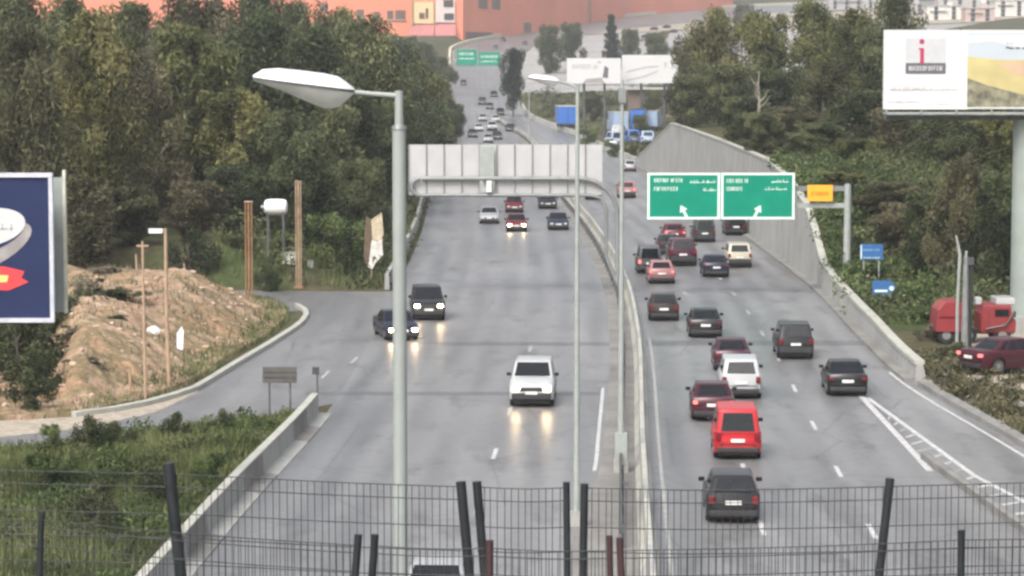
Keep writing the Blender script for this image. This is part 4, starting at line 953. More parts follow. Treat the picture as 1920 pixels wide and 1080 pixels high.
scribble("address_line", INKG, rb, X(1666), X(1724), Z(191), .17, 57, -.135, True); scribble("address_line", mat("print_light_grey", (.58, .58, .6), .5), rb, X(1734), X(1798), Z(195), .15, 58, -.135, True)
scribble("headline", INK, rb, X(1884), X(2080), Z(88), .42, 59, -.15, True)
mb = MB(); mb.box((0, -.5, Z(212)), (wB, .9, .10)); mb.build("catwalk", STEELP, rb)
for i in range(9): MB().box((-wB / 2 + .05 + i * (wB - .1) / 8, -.92, Z(208)), (.06, .06, .35)).build("rail_post", STEELP, rb)
MB().box((0, -.93, Z(206) + .12), (wB, .05, .05)).build("hand_rail", WHITEP, rb)
MB().box((0, .6, Z(221)), (wB - .4, 1.0, .22)).build("truss_beam", STEELD, rb)
MB().tube([(X(1936), .8, .2), (X(1936), .8, Z(150))], [.82, .78], 24).build("column", mat("pale_green_column", (.28, .32, .295), .6, var=.12, scale=.5), rb, smooth=50)
MB().tube([(X(1936), .8, .1), (X(1936), .8, 1.25)], 1.15, 20).build("footing", CONC, rb, smooth=50)
# far white billboards
for i, (xa, xb, ya, yb_, lab) in enumerate(((1063, 1164, 109, 156, "left of the two far white billboards beyond the wall"), (1166, 1280, 103, 156, "right of the two far white billboards, partly hidden by trees"))):
    Yb = (470, 474)[i]; A, B = far(xa, ya, Yb), far(xb, yb_, Yb)
    b_ = empty("billboard", ((A.x + B.x) / 2, Yb, ground((A.x + B.x) / 2, Yb))); tag(b_, lab, "billboard", "far white billboards"); gz = b_.location.z; w = B.x - A.x; h = A.z - B.z; zc = (A.z + B.z) / 2 - gz
    MB().box((0, 0, zc), (w, .3, h)).build("poster_panel", POSTW, b_)
    if i == 0:
        scribble("lettering", INKG, b_, -w * .4, w * .08, zc + .7, .7, 61, -.16); MB().prism([(w * .16, zc - 1.2), (w * .26, zc - 1.3), (w * .27, zc + .4), (w * .2, zc + .9)], -.16, -.17).build("printed_figure", INK, b_); disc(b_, "printed_mark", INKG, w * .1, zc + 1.5, .35, .25, 0, -.16)
        MB().prism([(-w * .2, zc - h * .49), (w * .2, zc - h * .49), (w * .14, zc - h * .28), (-w * .14, zc - h * .33)], -.16, -.17).build("printed_shape", POSTG, b_)
    else:
        for q, (z0, z1) in enumerate(((.25, .9), (-1.3, .1))):
            MB().prism([(-w * .42, zc + z0 - .9), (-w * .1, zc + z0 - .1), (w * .1, zc + z1 - .6), (w * .1, zc + z1 - .25), (-w * .1, zc + z0 + .25), (-w * .42, zc + z0 - .6)], -.16, -.17).build("printed_swoosh", INKG, b_)
        scribble("lettering", INKG, b_, w * .2, w * .42, zc + .6, 1.1, 62, -.16)
    for s in (-.18, .2): MB().tube([(w * s, .2, -.2), (w * s, .2, zc)], .22, 10).build("leg", STEELD, b_, smooth=50)
    MB().box((0, -.3, zc - h / 2 - .3), (w, .9, .12)).build("catwalk", STEELD, b_)

# ------------------------------------------------------------------ small roadside signs, posts, tank
def post_sign(label, X_, Y, z0, z1, w, mpan, legs, mleg, name="road_sign", gz=None, depth=.06):
    gz = surf(X_, Y) if gz is None else gz
    e = empty(name, (X_, Y, gz)); tag(e, label, "sign"); b = MB().box((0, 0, (z0 + z1) / 2 - gz), (w, depth, z1 - z0)).build("panel", mpan, e, bevel=.015)
    for lx in legs: MB().box((lx, depth * .5 + .04, (z1 - gz) / 2 - .15), (.07, .07, z1 - gz - .1)).build("leg", mleg, e)
    return e, b
p = at(525, 783); e, b = post_sign("dark brown sign board on two legs at the tip of the weedy verge", p.x, p.y, far(525, 717, p.y).z, far(525, 688, p.y).z, 1.38, mat("brown_sign_back", (.10, .095, .085), .6), (-.42, .42), STEELD)
for k in range(3): MB().box((0, -.05, .78 + .22 * k + (far(525, 717, p.y).z - .75)), (1.34, .02, .03)).build("batten", STEELD, b)
p = at(597, 770); e, b = post_sign("small dark square marker on a thin post at the verge tip", p.x - .1, p.y, far(597, 702, p.y).z, far(597, 688, p.y).z, .3, mat("marker_back", (.06, .065, .08), .6), (0.06,), STEELD)
a = far(1634, 487, 158); e, b = post_sign("blue rectangular sign on two legs above the right wall", a.x, 158, a.z, far(1634, 458, 158).z, 1.36, BLUE, (-.45, .45), STEELP)
zc = (a.z + far(1634, 458, 158).z) / 2 - e.location.z
scribble("lettering", GREENW, b, -.5, .5, zc - .34, .12, 71, -.04, True); scribble("lettering", mat("sign_pale_blue", (.25, .45, .68), .5), b, -.5, .5, zc + .12, .14, 72, -.04); MB().box((-.62, -.036, zc), (.07, .01, .84)).build("border", GREENW, b)
a = far(1657, 551, 146); e = empty("road_sign", (a.x, 146, surf(a.x, 146))); tag(e, "blue arrow-ended sign with white marks on a dark post behind the right wall", "sign"); gz = e.location.z
zc = (a.z + far(1657, 526, 146).z) / 2 - gz; b = MB(); b.prism([(-.62, zc - .36), (.38, zc - .36), (.68, zc), (.38, zc + .36), (-.62, zc + .36)], -.03, .03); b = b.build("panel", BLUE, e)
MB().box((-.15, -.036, zc - .2), (.7, .01, .12)).build("white_mark", GREENW, b); disc(b, "white_spot", GREENW, .42, zc - .06, .13, .13, 0, -.032, 12); MB().tube([(-.15, .07, -.5), (-.15, .07, zc + .3)], .06, 8).build("post", STEELD, e)
def column(name, label, X_, Y, zt_, w, m, cat="post", extra=None):
    gz = surf(X_, Y); e = empty(name, (X_, Y, gz)); tag(e, label, cat); h = zt_ - gz
    o = MB(); o.box((0, 0, h / 2 - .15), (w * .25, w, h + .3)); o.box((-w * .45, 0, h / 2 - .15), (w * .16, w * 1.05, h + .28)); o.box((w * .45, 0, h / 2 - .15), (w * .16, w * 1.05, h + .28)); o.build("steel_shaft", m, e)
    MB().box((0, 0, h), (w * 1.25, w * 1.25, .06)).build("cap_plate", RUSTL, e); MB().box((0, 0, .04), (w * 1.7, w * 1.7, .12)).build("foot_plate", RUST, e); return e
a = far(466, 378, 160); column("rusty_column", "shorter rusty steel column behind the right end of the mound", a.x, 160, a.z, .40, RUST)
a = far(559, 340, 167.5); column("rusty_column", "taller rusty steel column beside the side street corner", a.x, 167.5, a.z, .34, RUSTL)
a = far(310, 428, 117); gz = surf(a.x, 117); e = empty("lamp_post", (a.x, 117, gz)); tag(e, "slim rusty lamp post with a flat white head on the mound", "lamp post")
MB().tube([(.1, 0, -.3), (.02, 0, 3), (0, 0, a.z - gz)], [.10, .09, .07], 8).build("pole", RUSTL, e, smooth=50); MB().box((-.42, 0, a.z - gz - .12), (.62, .22, .2)).build("lamp_head", WHITEP, e, bevel=.03); MB().box((-.1, 0, a.z - gz - .15), (.25, .06, .06)).build("bracket", STEELD, e)
a = far(267, 452, 112.5); gz = surf(a.x, 112.5); e = empty("utility_pole", (a.x, 112.5, gz)); tag(e, "thin pale pole left of the slim lamp post on the mound", "pole"); MB().tube([(.06, 0, -.3), (0, 0, a.z - gz)], [.07, .05], 8).build("shaft", RUSTL, e, smooth=50); MB().box((0, 0, a.z - gz - .2), (.5, .06, .08)).build("cross_arm", RUSTL, e)
for i, (x, y, h, lab) in enumerate(((240, 745, 1.3, "short stake at the foot of the mound left of the thin pole"), (255, 505, 1.7, "pale stake standing on the crest of the mound at left"), (345, 505, 1.5, "pale stake on the mound crest right of the lamp post"), (382, 500, 1.0, "short stake on the mound crest farther right"))):
    Y = (113.5, 158, 159, 159)[i]; p = onground(x, Y); z = surf(p.x, Y); e = empty("stake", (p.x, Y, z)); tag(e, lab, "stake"); MB().tube([(0, 0, -.2), (.05, 0, h * .5), (.02, 0, h)], [.07, .06, .05], 6).build("shaft", RUSTL, e); MB().box((.02, 0, h), (.14, .14, .03)).build("cap", RUST, e)
p = onground(335, 126); z = surf(p.x, 126); tag(MB().prism([(-.12, 0), (.16, .05), (.1, .95), (-.02, 1.15), (-.2, .8)], 0, .05).build("white_board", WHITEP, None, loc=(p.x, 126, z - .05), rot=(-.3, .15, .2)), "ragged white board leaning on the mound face", "board")
p = onground(286, 128); z = surf(p.x, 128); tag(MB().prism([(-.3, 0), (.3, 0), (.36, .22), (.1, .42), (-.25, .34)], -.2, .2).build("white_sack", WHITEP, None, loc=(p.x, 128, z - .05)), "small white sack on the mound face", "sack")
a = far(517, 388, 171); gz = surf(a.x, 171); e = empty("water_tank", (a.x, 171, gz)); tag(e, "white water tank on a stand among the trees behind the rusty columns", "tank")
zc = a.z - gz; MB().loft([[(x, r_ * math.cos(t * .5236), zc + r_ * math.sin(t * .5236)) for t in range(12)] for x, r_ in ((-.74, .3), (-.66, .46), (-.3, .52), (.3, .52), (.66, .46), (.74, .3))]).build("vessel", WHITEP, e, smooth=40); MB().tube([(-.95, 0, zc), (-.72, 0, zc)], .1, 8).build("outlet", STEELP, e)
for sx in (-.5, .5):
    for sy in (-.35, .35): MB().box((sx, sy, (zc - .4) / 2), (.1, .1, zc - .2)).build("leg", STEELD, e)
p = at(541, 537); z = surf(p.x, p.y + 1); b_ = MB().box((0, 0, .34), (.86, .7, .72)).build("concrete_block", mat("whitewashed_block", (.62, .62, .55), .8), None, bevel=.04, loc=(p.x, p.y + 1, z)); tag(b_, "whitewashed block at the corner of the side street", "block"); MB().box((0, 0, .73), (.92, .76, .07)).build("cap_slab", CONCL, b_)
p = at(580, 530); z = surf(p.x, p.y + 1); b_ = MB().box((0, 0, .2), (.4, .4, .45)).build("concrete_block", mat("grey_block", (.45, .45, .42), .8), None, bevel=.03, loc=(p.x, p.y + 1, z)); tag(b_, "small grey block right of the taller rusty column", "block"); MB().box((0, 0, .44), (.44, .44, .05)).build("cap_slab", CONCL, b_)
a = far(706, 398, 174); gz = surf(a.x, 174); e = empty("torn_board", (a.x, 174, gz)); tag(e, "torn cream and white board hanging on a post left of the lamp pole", "board"); zz_ = lambda y: far(706, y, 174).z - gz; S_ = 174 / FPX
MB().tube([(-.38, .08, -.3), (-.3, .08, zz_(470))], .06, 6).build("post", RUSTL, e)
mb = MB(); mb.prism([((x - 706) * S_, zz_(y)) for x, y in ((696, 412), (716, 398), (719, 440), (715, 446), (708, 452), (698, 448))], -.05, .03); mb.build("cream_sheet", mat("cream_board", (.50, .43, .30), .7, var=.3), e)
mb = MB(); mb.prism([((x - 706) * S_, zz_(y)) for x, y in ((697, 449), (708, 453), (716, 446), (718, 478), (704, 492), (697, 506), (690, 500))], -.06, .02); mb.build("white_sheet", mat("dirty_white_board", (.62, .60, .57), .7, var=.25), e)
mb = MB(); mb.prism([((x - 706) * S_, zz_(y)) for x, y in ((686, 404), (696, 412), (697, 450), (688, 500), (681, 480))], .02, .1); mb.build("dark_sheet", mat("brown_board", (.13, .09, .06), .8, var=.3), e)
# right side: bent pole, posts
a = far(1792, 442, 131); gz = surf(far(1800, 600, 131).x, 131); e = empty("bent_light_pole", (far(1795, 600, 131).x, 131, gz)); tag(e, "bent pale pole without a lamp in front of the red machine", "pole"); MB().tube([(0, 0, -.2), (.0, 0, 2.2), (.08, 0, 4.6), (.02, 0, a.z - gz - .6), (-.12, 0, a.z - gz)], [.09, .085, .08, .06, .05], 10).build("shaft", STEELP, e, smooth=50); MB().box((0, 0, .1), (.4, .4, .3)).build("base_block", CONCD, e)
a = far(1813, 470, 130); gz = surf(a.x, 130); e = empty("twin_post", (a.x, 130, gz)); tag(e, "stout silver and black post pair in front of the red machine", "post"); MB().tube([(-.05, 0, -.2), (-.05, 0, a.z - gz - .3)], [.2, .12], 12).build("silver_post", STEEL, e, smooth=50); MB().box((.22, .05, (a.z - gz) * .42), (.16, .2, (a.z - gz) * .86)).build("black_post", FENCEM, e); MB().box((.08, 0, a.z - gz - .5), (.5, .2, .35)).build("fitting", STEELD, e); MB().tube([(-.05, 0, a.z - gz - .3), (-.02, 0, a.z - gz)], .06, 8).build("finial", STEELP, e)

# ------------------------------------------------------------------ vehicles
PAINT = {}
def paint(name, c, rough=.32, metal=.15):
    if name not in PAINT: PAINT[name] = mat("paint_" + name, c, rough, metal, .05, 2, coat=.18, spec=.35)
    return PAINT[name]
paint("white", (.43, .44, .45), metal=0); paint("silver", (.46, .47, .48), metal=.4); paint("grey", (.07, .072, .076)); paint("charcoal", (.022, .022, .025)); paint("black", (.010, .010, .012))
paint("maroon", (.06, .012, .020)); paint("dark_red", (.13, .014, .02)); paint("red", (.46, .018, .026), metal=0); paint("faded_red", (.26, .035, .04), .5, 0); paint("wine", (.055, .018, .032)); paint("navy", (.016, .020, .040)); paint("pink_red", (.36, .17, .17), metal=0); paint("beige", (.50, .47, .38)); paint("blue", (.05, .16, .50), metal=0); paint("pale_blue", (.32, .42, .58), metal=0); paint("teal_grey", (.040, .048, .05)); paint("brown", (.032, .024, .022))
SPEC = {  # L, W, sill, hood front z, cowl y, cowl z, belt rear z, roof front y, roof rear y, roof z, glasshouse rear y, deck start y or None, wheel r, front axle, rear axle
 "sedan": dict(L=4.5, W=1.76, zb=.22, zf=.66, yc=.98, zc=.93, zr=.97, yB=.28, yC=-.88, zt=1.43, yD=-1.52, deck=True, r=.32, fa=1.38, ra=-1.32),
 "hatch": dict(L=3.95, W=1.70, zb=.22, zf=.68, yc=.92, zc=.96, zr=.98, yB=.25, yC=-1.35, zt=1.49, yD=-1.80, deck=False, r=.31, fa=1.24, ra=-1.22),
 "suv": dict(L=4.6, W=1.86, zb=.32, zf=.92, yc=1.05, zc=1.16, zr=1.14, yB=.34, yC=-1.75, zt=1.78, yD=-2.16, deck=False, r=.37, fa=1.42, ra=-1.38),
 "van": dict(L=4.1, W=1.74, zb=.26, zf=.78, yc=1.10, zc=1.05, zr=1.06, yB=.50, yC=-1.86, zt=1.88, yD=-1.98, deck=False, r=.31, fa=1.32, ra=-1.28),
 "minivan": dict(L=4.4, W=1.78, zb=.26, zf=.80, yc=1.25, zc=1.02, zr=1.06, yB=.45, yC=-1.75, zt=1.72, yD=-2.08, deck=False, r=.32, fa=1.38, ra=-1.35),
}
def car_parts(t):
    k = SPEC[t]; L2, hw = k["L"] / 2, k["W"] / 2; zb = k["zb"]; out = []
    # lower body: side outline pushed across the width in slices that round the shoulders
    up = [(L2 - .10, zb), (L2 - .015, zb + .10), (L2, zb + .24), (L2 - .03, k["zf"] - .12), (L2 - .12, k["zf"] - .02), (L2 - .32, k["zf"] + .05), ((L2 + k["yc"]) / 2, (k["zf"] + k["zc"]) / 2 + .05), (k["yc"], k["zc"]), (0, (k["zc"] + k["zr"]) / 2), (k["yD"], k["zr"])]
    if k["deck"]: up += [(-L2 + .38, k["zr"] + .02), (-L2 + .10, k["zr"] - .01), (-L2 + .02, k["zr"] - .13)]
    else: up += [(-L2 + .08, k["zr"] - .02)]
    up += [(-L2 + .015, zb + .5), (-L2, zb + .24), (-L2 + .02, zb + .08), (-L2 + .10, zb)]
    nu = len(up); low = []; ra = k["r"] + .06
    for yc in (k["ra"], k["fa"]):
        a0 = math.asin(min(1, max(-1, (zb - k["r"]) / ra)))
        for q in range(9):
            a = math.pi - a0 - (math.pi - 2 * a0) * q / 8; low.append((yc + ra * math.cos(a), k["r"] + ra * math.sin(a)))
    P = up + low; n = len(P); rings = []
    for x, iz, iy in ((-hw, .12, .34), (-hw + .025, .06, .22), (-hw + .10, .018, .10), (-hw * .5, -.012, .0), (0, -.02, -.02), (hw * .5, -.012, .0), (hw - .10, .018, .10), (hw - .025, .06, .22), (hw, .12, .34)):
        ring = []
        for i, (y, z) in enumerate(P):
            xx = x
            if i < nu:
                e = max(0, abs(y) / L2 - .75) / .25; y2 = y - math.copysign(iy * e, y); z2 = z - (iz if z > zb + .3 else 0)
            else: y2, z2 = y, z
            if abs(x) > hw * .8: xx = x * (1 - .05 * max(0, (.5 - z2) / .5) - .035 * max(0, (z2 - .7)))
            ring.append((xx, y2, z2))
        rings.append(ring)
    mb = MB(); nv = len(rings)
    vs = [p for r in rings for p in r]; fs, mi = [], []
    for i in range(nv - 1):
        for j in range(n):
            fs.append((i * n + j, i * n + (j + 1) % n, (i + 1) * n + (j + 1) % n, (i + 1) * n + j)); mi.append(1 if j >= nu - 1 else 0)
    fs += [tuple(range(n))[::-1], tuple(range((nv - 1) * n, nv * n))]; mi += [0, 0]
    mb.add(vs, fs); mb.mi = mi
    # glasshouse
    wb, wr = hw - .06, hw - .24 + {"van": .08, "suv": .07, "minivan": .07}.get(t, .02)
    g = {}
    for s in (-1, 1):
        g[s, 'bf'] = Vector((s * wb, k["yc"] + .05, k["zc"] - .06)); g[s, 'br'] = Vector((s * wb * .97, k["yD"] - .02, k["zr"] - .06))
        g[s, 'tf'] = Vector((s * wr, k["yB"], k["zt"] - .03)); g[s, 'tr'] = Vector((s * wr * .96, k["yC"], k["zt"] - .04))
    gm = MB(); ym = (k["yB"] + k["yC"]) / 2
    o = [g[-1, 'bf'], g[1, 'bf'], g[1, 'br'], g[-1, 'br'], g[-1, 'tf'], g[1, 'tf'], g[1, 'tr'], g[-1, 'tr']]
    gm.add(o, [(0, 3, 2, 1), (4, 5, 6, 7), (0, 1, 5, 4), (1, 2, 6, 5), (2, 3, 7, 6), (3, 0, 4, 7)])
    me = bpy.data.meshes.new("tmp"); me.from_pydata(gm.v, [], gm.f); bm = bmesh.new(); bm.from_mesh(me)
    bmesh.ops.bevel(bm, geom=[e for e in bm.edges if max(v.co.z for v in e.verts) > k["zt"] - .1], offset=.085, segments=3, affect='EDGES', profile=.55); bm.to_mesh(me); bm.free()
    mb.add([v.co.copy() for v in me.vertices], [tuple(p.vertices) for p in me.polygons])
    out.append(("body", mb.mesh(t + "_body", [PAINT["white"], PLASTIC], smooth=40), "paint", None))
    def pane(c, u0, u1, v0, v1, off=.014, th=.02):
        f = lambda u, v: c[0].lerp(c[1], u).lerp(c[2].lerp(c[3], u), v)
        q = [f(u0, v0), f(u1, v0), f(u1 - (.02 if u1 > .5 else 0), v1), f(u0 + .02, v1)]
        nrm = (q[1] - q[0]).cross(q[3] - q[0]).normalized()
        return q, nrm
    def pane_mesh(name, c, rects, outward):
        m_ = MB()
        for r in rects:
            q, nrm = pane(c, *r)
            if nrm.dot(outward) < 0: nrm = -nrm
            m_.loft([[p - nrm * .03 for p in q], [p + nrm * .012 for p in q]])
        return m_.mesh(name, GLASS)
    out.append(("windshield", pane_mesh(t + "_ws", [g[-1, 'bf'], g[1, 'bf'], g[-1, 'tf'], g[1, 'tf']], [(.06, .94, .12, .90)], Vector((0, 1, .5))), None, None))
    v0 = .14 if t != "van" else .06
    out.append(("rear_window", pane_mesh(t + "_rw", [g[-1, 'br'], g[1, 'br'], g[-1, 'tr'], g[1, 'tr']], [(.11, .89, v0, .84)], Vector((0, -1, .3))), None, None))
    for s in (-1, 1):
        c = [g[s, 'bf'], g[s, 'br'], g[s, 'tf'], g[s, 'tr']]
        for rc in ((.17, .47, .14, .86), (.51, .74, .14, .86), (.77, .92, .16, .82)):
            out.append(("side_window", pane_mesh(t + "_sw", c, [rc], Vector((s, 0, .2))), None, None))
    for yy in (k["fa"], k["ra"]):
        for s in (-1, 1):
            r_ = k["r"]; x0 = s * (hw - .11)
            w = MB(); w.loft([[(x0 + dx, yy + rr * math.cos(a * .3491), r_ + rr * math.sin(a * .3491)) for a in range(18)] for dx, rr in ((-.10, r_ * .86), (-.085, r_ * .98), (-.05, r_), (.05, r_), (.085, r_ * .98), (.10, r_ * .86))])
            rim = MB(); rim.loft([[(x0 + s * dx, yy + rr * math.cos(a * .3491), r_ + rr * math.sin(a * .3491)) for a in range(18)] for dx, rr in ((.06, r_ * .62), (.108, r_ * .62), (.098, r_ * .5), (.104, r_ * .12))])
            out.append(("wheel", w.mesh(t + "_wheel", TYRE, smooth=40), None, ("rim", rim.mesh(t + "_rim", RIM))))
    zl = k["zf"] - .10
    for s in (-1, 1):
        hl = MB(); hl.box((s * (hw - .29), L2 - .135, zl), (.27, .26, .13)); out.append(("headlight", hl.mesh(t + "_hl", LAMPOFF, bevel=.03), "head", None))
        tall = .26 if not k["deck"] else .14
        tl = MB(); tl.box((s * (hw - .17), -L2 + .115, (k["zr"] - .20 - (tall - .17) * .35)), (.19, .22, tall)); out.append(("tail_light", tl.mesh(t + "_tl", TAIL, bevel=.03), "tail", None))
        mr = MB(); mr.box((s * (hw + .07), k["yc"] - .32, k["zc"] + .07), (.2, .1, .14)); out.append(("mirror", mr.mesh(t + "_mir", PAINT["black"], bevel=.03), None, None))
    sblk = MB(); sblk.box((0, 0, .22), (k["W"] - .34, k["L"] - .5, .16)); out.append(("shadow_blocker", sblk.mesh(t + "_sblk", PLASTIC), None, None))  # dark box added under the car to block light and deepen its contact shadow
    bs = MB(); bs.box((0, -L2 + .012, zb + .335), (k["W"] - .42, .05, .022)); out.append(("boot_seam", bs.mesh(t + "_seam", PLASTIC), None, None))
    for s in (-1, 1): sd = MB(); sd.box((s * (hw - .012), -.02, zb + .30), (.04, k["fa"] - k["ra"] - 2 * ra - .06, .07)); out.append(("side_moulding", sd.mesh(t + "_sm", PLASTIC), None, None))
    gr_ = MB(); gr_.box((0, L2 - .045, k["zf"] - .16), (k["W"] * .5, .1, .16)); out.append(("grille", gr_.mesh(t + "_grille", PLASTIC, bevel=.02), None, None))
    for s, nm in ((1, "front_bumper"), (-1, "rear_bumper")):
        bp = MB(); bp.box((0, s * (L2 - .13), zb + (.16 if t == "suv" else .12)), (k["W"] - .22, .28, .30 if t == "suv" else .20)); out.append((nm, bp.mesh(t + nm, PLASTIC, bevel=.05), None, None))
        pl = MB(); pl.box((0, s * (L2 + .005), zb + (.30 if s > 0 else .46)), (.50, .05, .12)); out.append(("number_plate", pl.mesh(t + "_pl", PLATE), None, None))
    return out
CARS = {}
def tilt(Y): return math.atan((h0(Y + 1) - h0(Y - 1)) / 2)
def vehicle(kind, color, label, px_, py_, out=True, lit=False, brake=False, name="car", cat="car", turn=0.0, group=None, pos=None, scale=1.0):
    if kind not in CARS: CARS[kind] = car_parts(kind)
    p = at(px_, py_) if pos is None else Vector(pos)
    if pos is None:
        p.y += SPEC[kind]["L"] / 2 * scale; p.x += (px_ - 960) / FPX * SPEC[kind]["L"] / 2; p.z = h0(p.y)
    hd = -math.atan((MED(p.y + 4) - MED(p.y - 4)) / 8) if p.y < 540 else -math.atan((LFT(p.y + 8) - LFT(p.y - 8)) / 16)
    e = empty(name, p + Vector((0, 0, .01))); e.rotation_mode = 'XYZ'; e.scale = (scale,) * 3
    e.rotation_euler = (tilt(p.y) * (1 if out else -1), 0, hd + (0 if out else math.pi) + turn)
    tag(e, label, cat, group)
    for nm, me, role, sub in CARS[kind]:
        o = link(nm, me, e)
        m = PAINT[color] if role == "paint" else LAMPON if (role == "head" and lit) else TAILON if (role == "tail" and brake) else None
        if m: o.material_slots[0].link = 'OBJECT'; o.material_slots[0].material = m
        if sub: link(sub[0], sub[1], o)
    return e
GO, GI = "cars driving away in the right lanes", "cars coming towards the camera in the left lanes"
V = vehicle
# outgoing lanes
V("hatch", "charcoal", "dark hatchback with a white plate right behind the mesh fence", 1370, 984, group=GO)
V("van", "red", "bright red van in the right lanes", 1379, 864, name="van", cat="van", group=GO)
V("sedan", "maroon", "maroon car with lit brake lights just left of the red van", 1334, 792, brake=True, group=GO)
V("minivan", "white", "white minivan ahead of the red van", 1386, 750, name="van", cat="van", group=GO)
V("sedan", "wine", "wine-coloured car half hidden by the white minivan", 1370, 698, group=GO)
V("sedan", "charcoal", "dark sedan in the middle lane ahead of the white minivan", 1320, 635, group=GO)
V("suv", "charcoal", "dark tall hatchback alone in the right-hand lane", 1486, 675, group=GO, scale=.96)
V("sedan", "black", "black sedan next to the tip of the hatched gore", 1582, 745, group=GO)
V("hatch", "brown", "dark brown hatchback nearest the median", 1243, 603, group=GO)
V("sedan", "pink_red", "pale pinkish car with a dark bumper near the median", 1238, 533, brake=True, group=GO)
V("van", "grey", "dark grey van behind the pale pinkish car by the median", 1216, 514, brake=True, name="van", cat="van", group=GO)
V("suv", "wine", "tall wine-red people carrier under the left green sign", 1277, 500, name="van", cat="van", group=GO, scale=1.08)
V("sedan", "navy", "small dark blue sedan left of the pale car under the signs", 1339, 521, group=GO)
V("suv", "beige", "pale off-roader with dark rear window under the right green sign", 1382, 503, group=GO, scale=.96)
V("hatch", "charcoal", "dark hatchback squeezed between the grey van and the wine-red people carrier", 1252, 478, group=GO)
V("sedan", "dark_red", "dark red car ahead of the wine-red people carrier", 1262, 455, group=GO, brake=True)
V("van", "teal_grey", "dark grey van below the joint of the two green signs", 1318, 455, name="van", cat="van", group=GO)
V("van", "black", "black van in the shade below the right green sign", 1376, 442, name="van", cat="van", group=GO)
V("suv", "pink_red", "pinkish red car beside the mast left of the green signs", 1174, 372, group=GO, brake=True)
V("sedan", "black", "black car between the two masts right of the gantry sheets", 1112, 375, group=GO)
V("hatch", "silver", "silver car far ahead above the green signs' left corner", 1180, 322, group=GO)
# oncoming lanes
V("suv", "white", "white off-roader with lit headlights in the middle of the oncoming lanes", 1000, 765, False, True, name="off_roader", group=GI)
V("suv", "charcoal", "dark off-roader turning towards the slip road beside the lamp pole", 801, 602, False, True, name="off_roader", turn=.10, group=GI)
V("sedan", "navy", "dark blue car with bright headlights behind the big lamp pole", 742, 640, False, True, turn=.26, group=GI)
V("sedan", "silver", "silver car leftmost of the group below the gantry", 917, 420, False, False, group=GI)
V("sedan", "dark_red", "dark red car with lit headlights below the gantry", 968, 435, False, True, group=GI)
V("hatch", "dark_red", "red car right behind the dark red car with headlights", 964, 399, False, False, group=GI)
V("sedan", "black", "black car close under the lower gantry tube", 1026, 392, False, False, group=GI)
V("sedan", "navy", "dark blue-grey car rightmost below the gantry", 1046, 432, False, False, group=GI)
V("sedan", "silver", "silver car just entering behind the mesh at the bottom edge", 0, 0, False, False, group=GI, pos=(-1.95, 68.7, 0))
FAR = [("sedan", "black", 932, 262, "black car in front of the far queue above the gantry"), ("sedan", "charcoal", 957, 247, "dark car on the right of the far queue"), ("suv", "white", 922, 246, "white car in the middle of the far queue"), ("hatch", "black", 938, 216, "black car alone between the far queue and the van"),
 ("suv", "grey", 904, 197, "grey van-like car left in the farthest group"), ("sedan", "black", 926, 182, "black car farthest up the slope"), ("sedan", "white", 897, 247, "white car at the left of the far queue under the trees"), ("hatch", "grey", 886, 258, "grey car in the shade at the queue's left edge"), ("hatch", "white", 929, 230, "white car behind the middle of the far queue"), ("sedan", "silver", 905, 228, "silver car behind the left of the far queue"),
 ("hatch", "silver", 915, 268, "silver car right above the gantry sheets"), ("hatch", "charcoal", 869, 160, "dark car beside the wood on the far slope"), ("sedan", "grey", 918, 205, "grey car ahead of the far grey van")]
for kd, c, x, y, lb in FAR: V(kd, c, lb, x, y, False, False, group="far queue of cars above the gantry")
for kd, c, x, y, lb in (("hatch", "charcoal", 943, 78, "dark car on the far bend left of the round tree"), ("sedan", "grey", 930, 92, "grey car on the far bend near the green signs"), ("hatch", "dark_red", 952, 100, "reddish car on the far bend above the round tree"), ("sedan", "charcoal", 984, 84, "dark car on the far bend right of the reddish car")):
    V(kd, c, lb, x, y, False, False, group="cars on the far bend")
# parked vehicles right
p = onground(1878, 121); V("sedan", "maroon", "dark maroon car parked on the rubble lot at the right edge", 0, 0, True, False, True, pos=(p.x + .4, 120.5, ground(p.x, 120.5) + .04), turn=-1.05, scale=1.08)
for i, (kd, c, x, Y, lb) in enumerate((("van", "pale_blue", 1150, 425, "pale blue van parked left behind the far parapet"), ("van", "blue", 1183, 428, "blue van parked in the middle behind the far parapet"), ("minivan", "pale_blue", 1212, 424, "pale blue minivan parked nearest the retaining wall end"), ("van", "blue", 1196, 455, "blue van parked in the second row behind the far parapet"), ("minivan", "white", 1160, 458, "white minivan parked in the second row behind the far parapet"))):
    p = onground(x, Y); V(kd, c, lb, 0, 0, True, pos=(p.x, Y, ground(p.x, Y) + .02), name="van", cat="van", turn=.2 - .1 * i, group="vehicles parked behind the far parapet", scale=1.25)
for i, (c, x, y, lb) in enumerate((("charcoal", 1210, 84, "dark car left in the far car park"), ("black", 1228, 80, "black car in the middle of the far car park"), ("dark_red", 1246, 78, "dark red car in the far car park"), ("grey", 1262, 74, "grey car right in the far car park"), ("charcoal", 1226, 66, "dark car in the back row of the far car park"), ("black", 1250, 62, "black car right in the back row of the far car park"))):
    p = at(x, y); V("hatch", c, lb, 0, 0, True, pos=(p.x, p.y, ground(p.x, p.y) + .05), turn=.9, group="cars in the far car park")
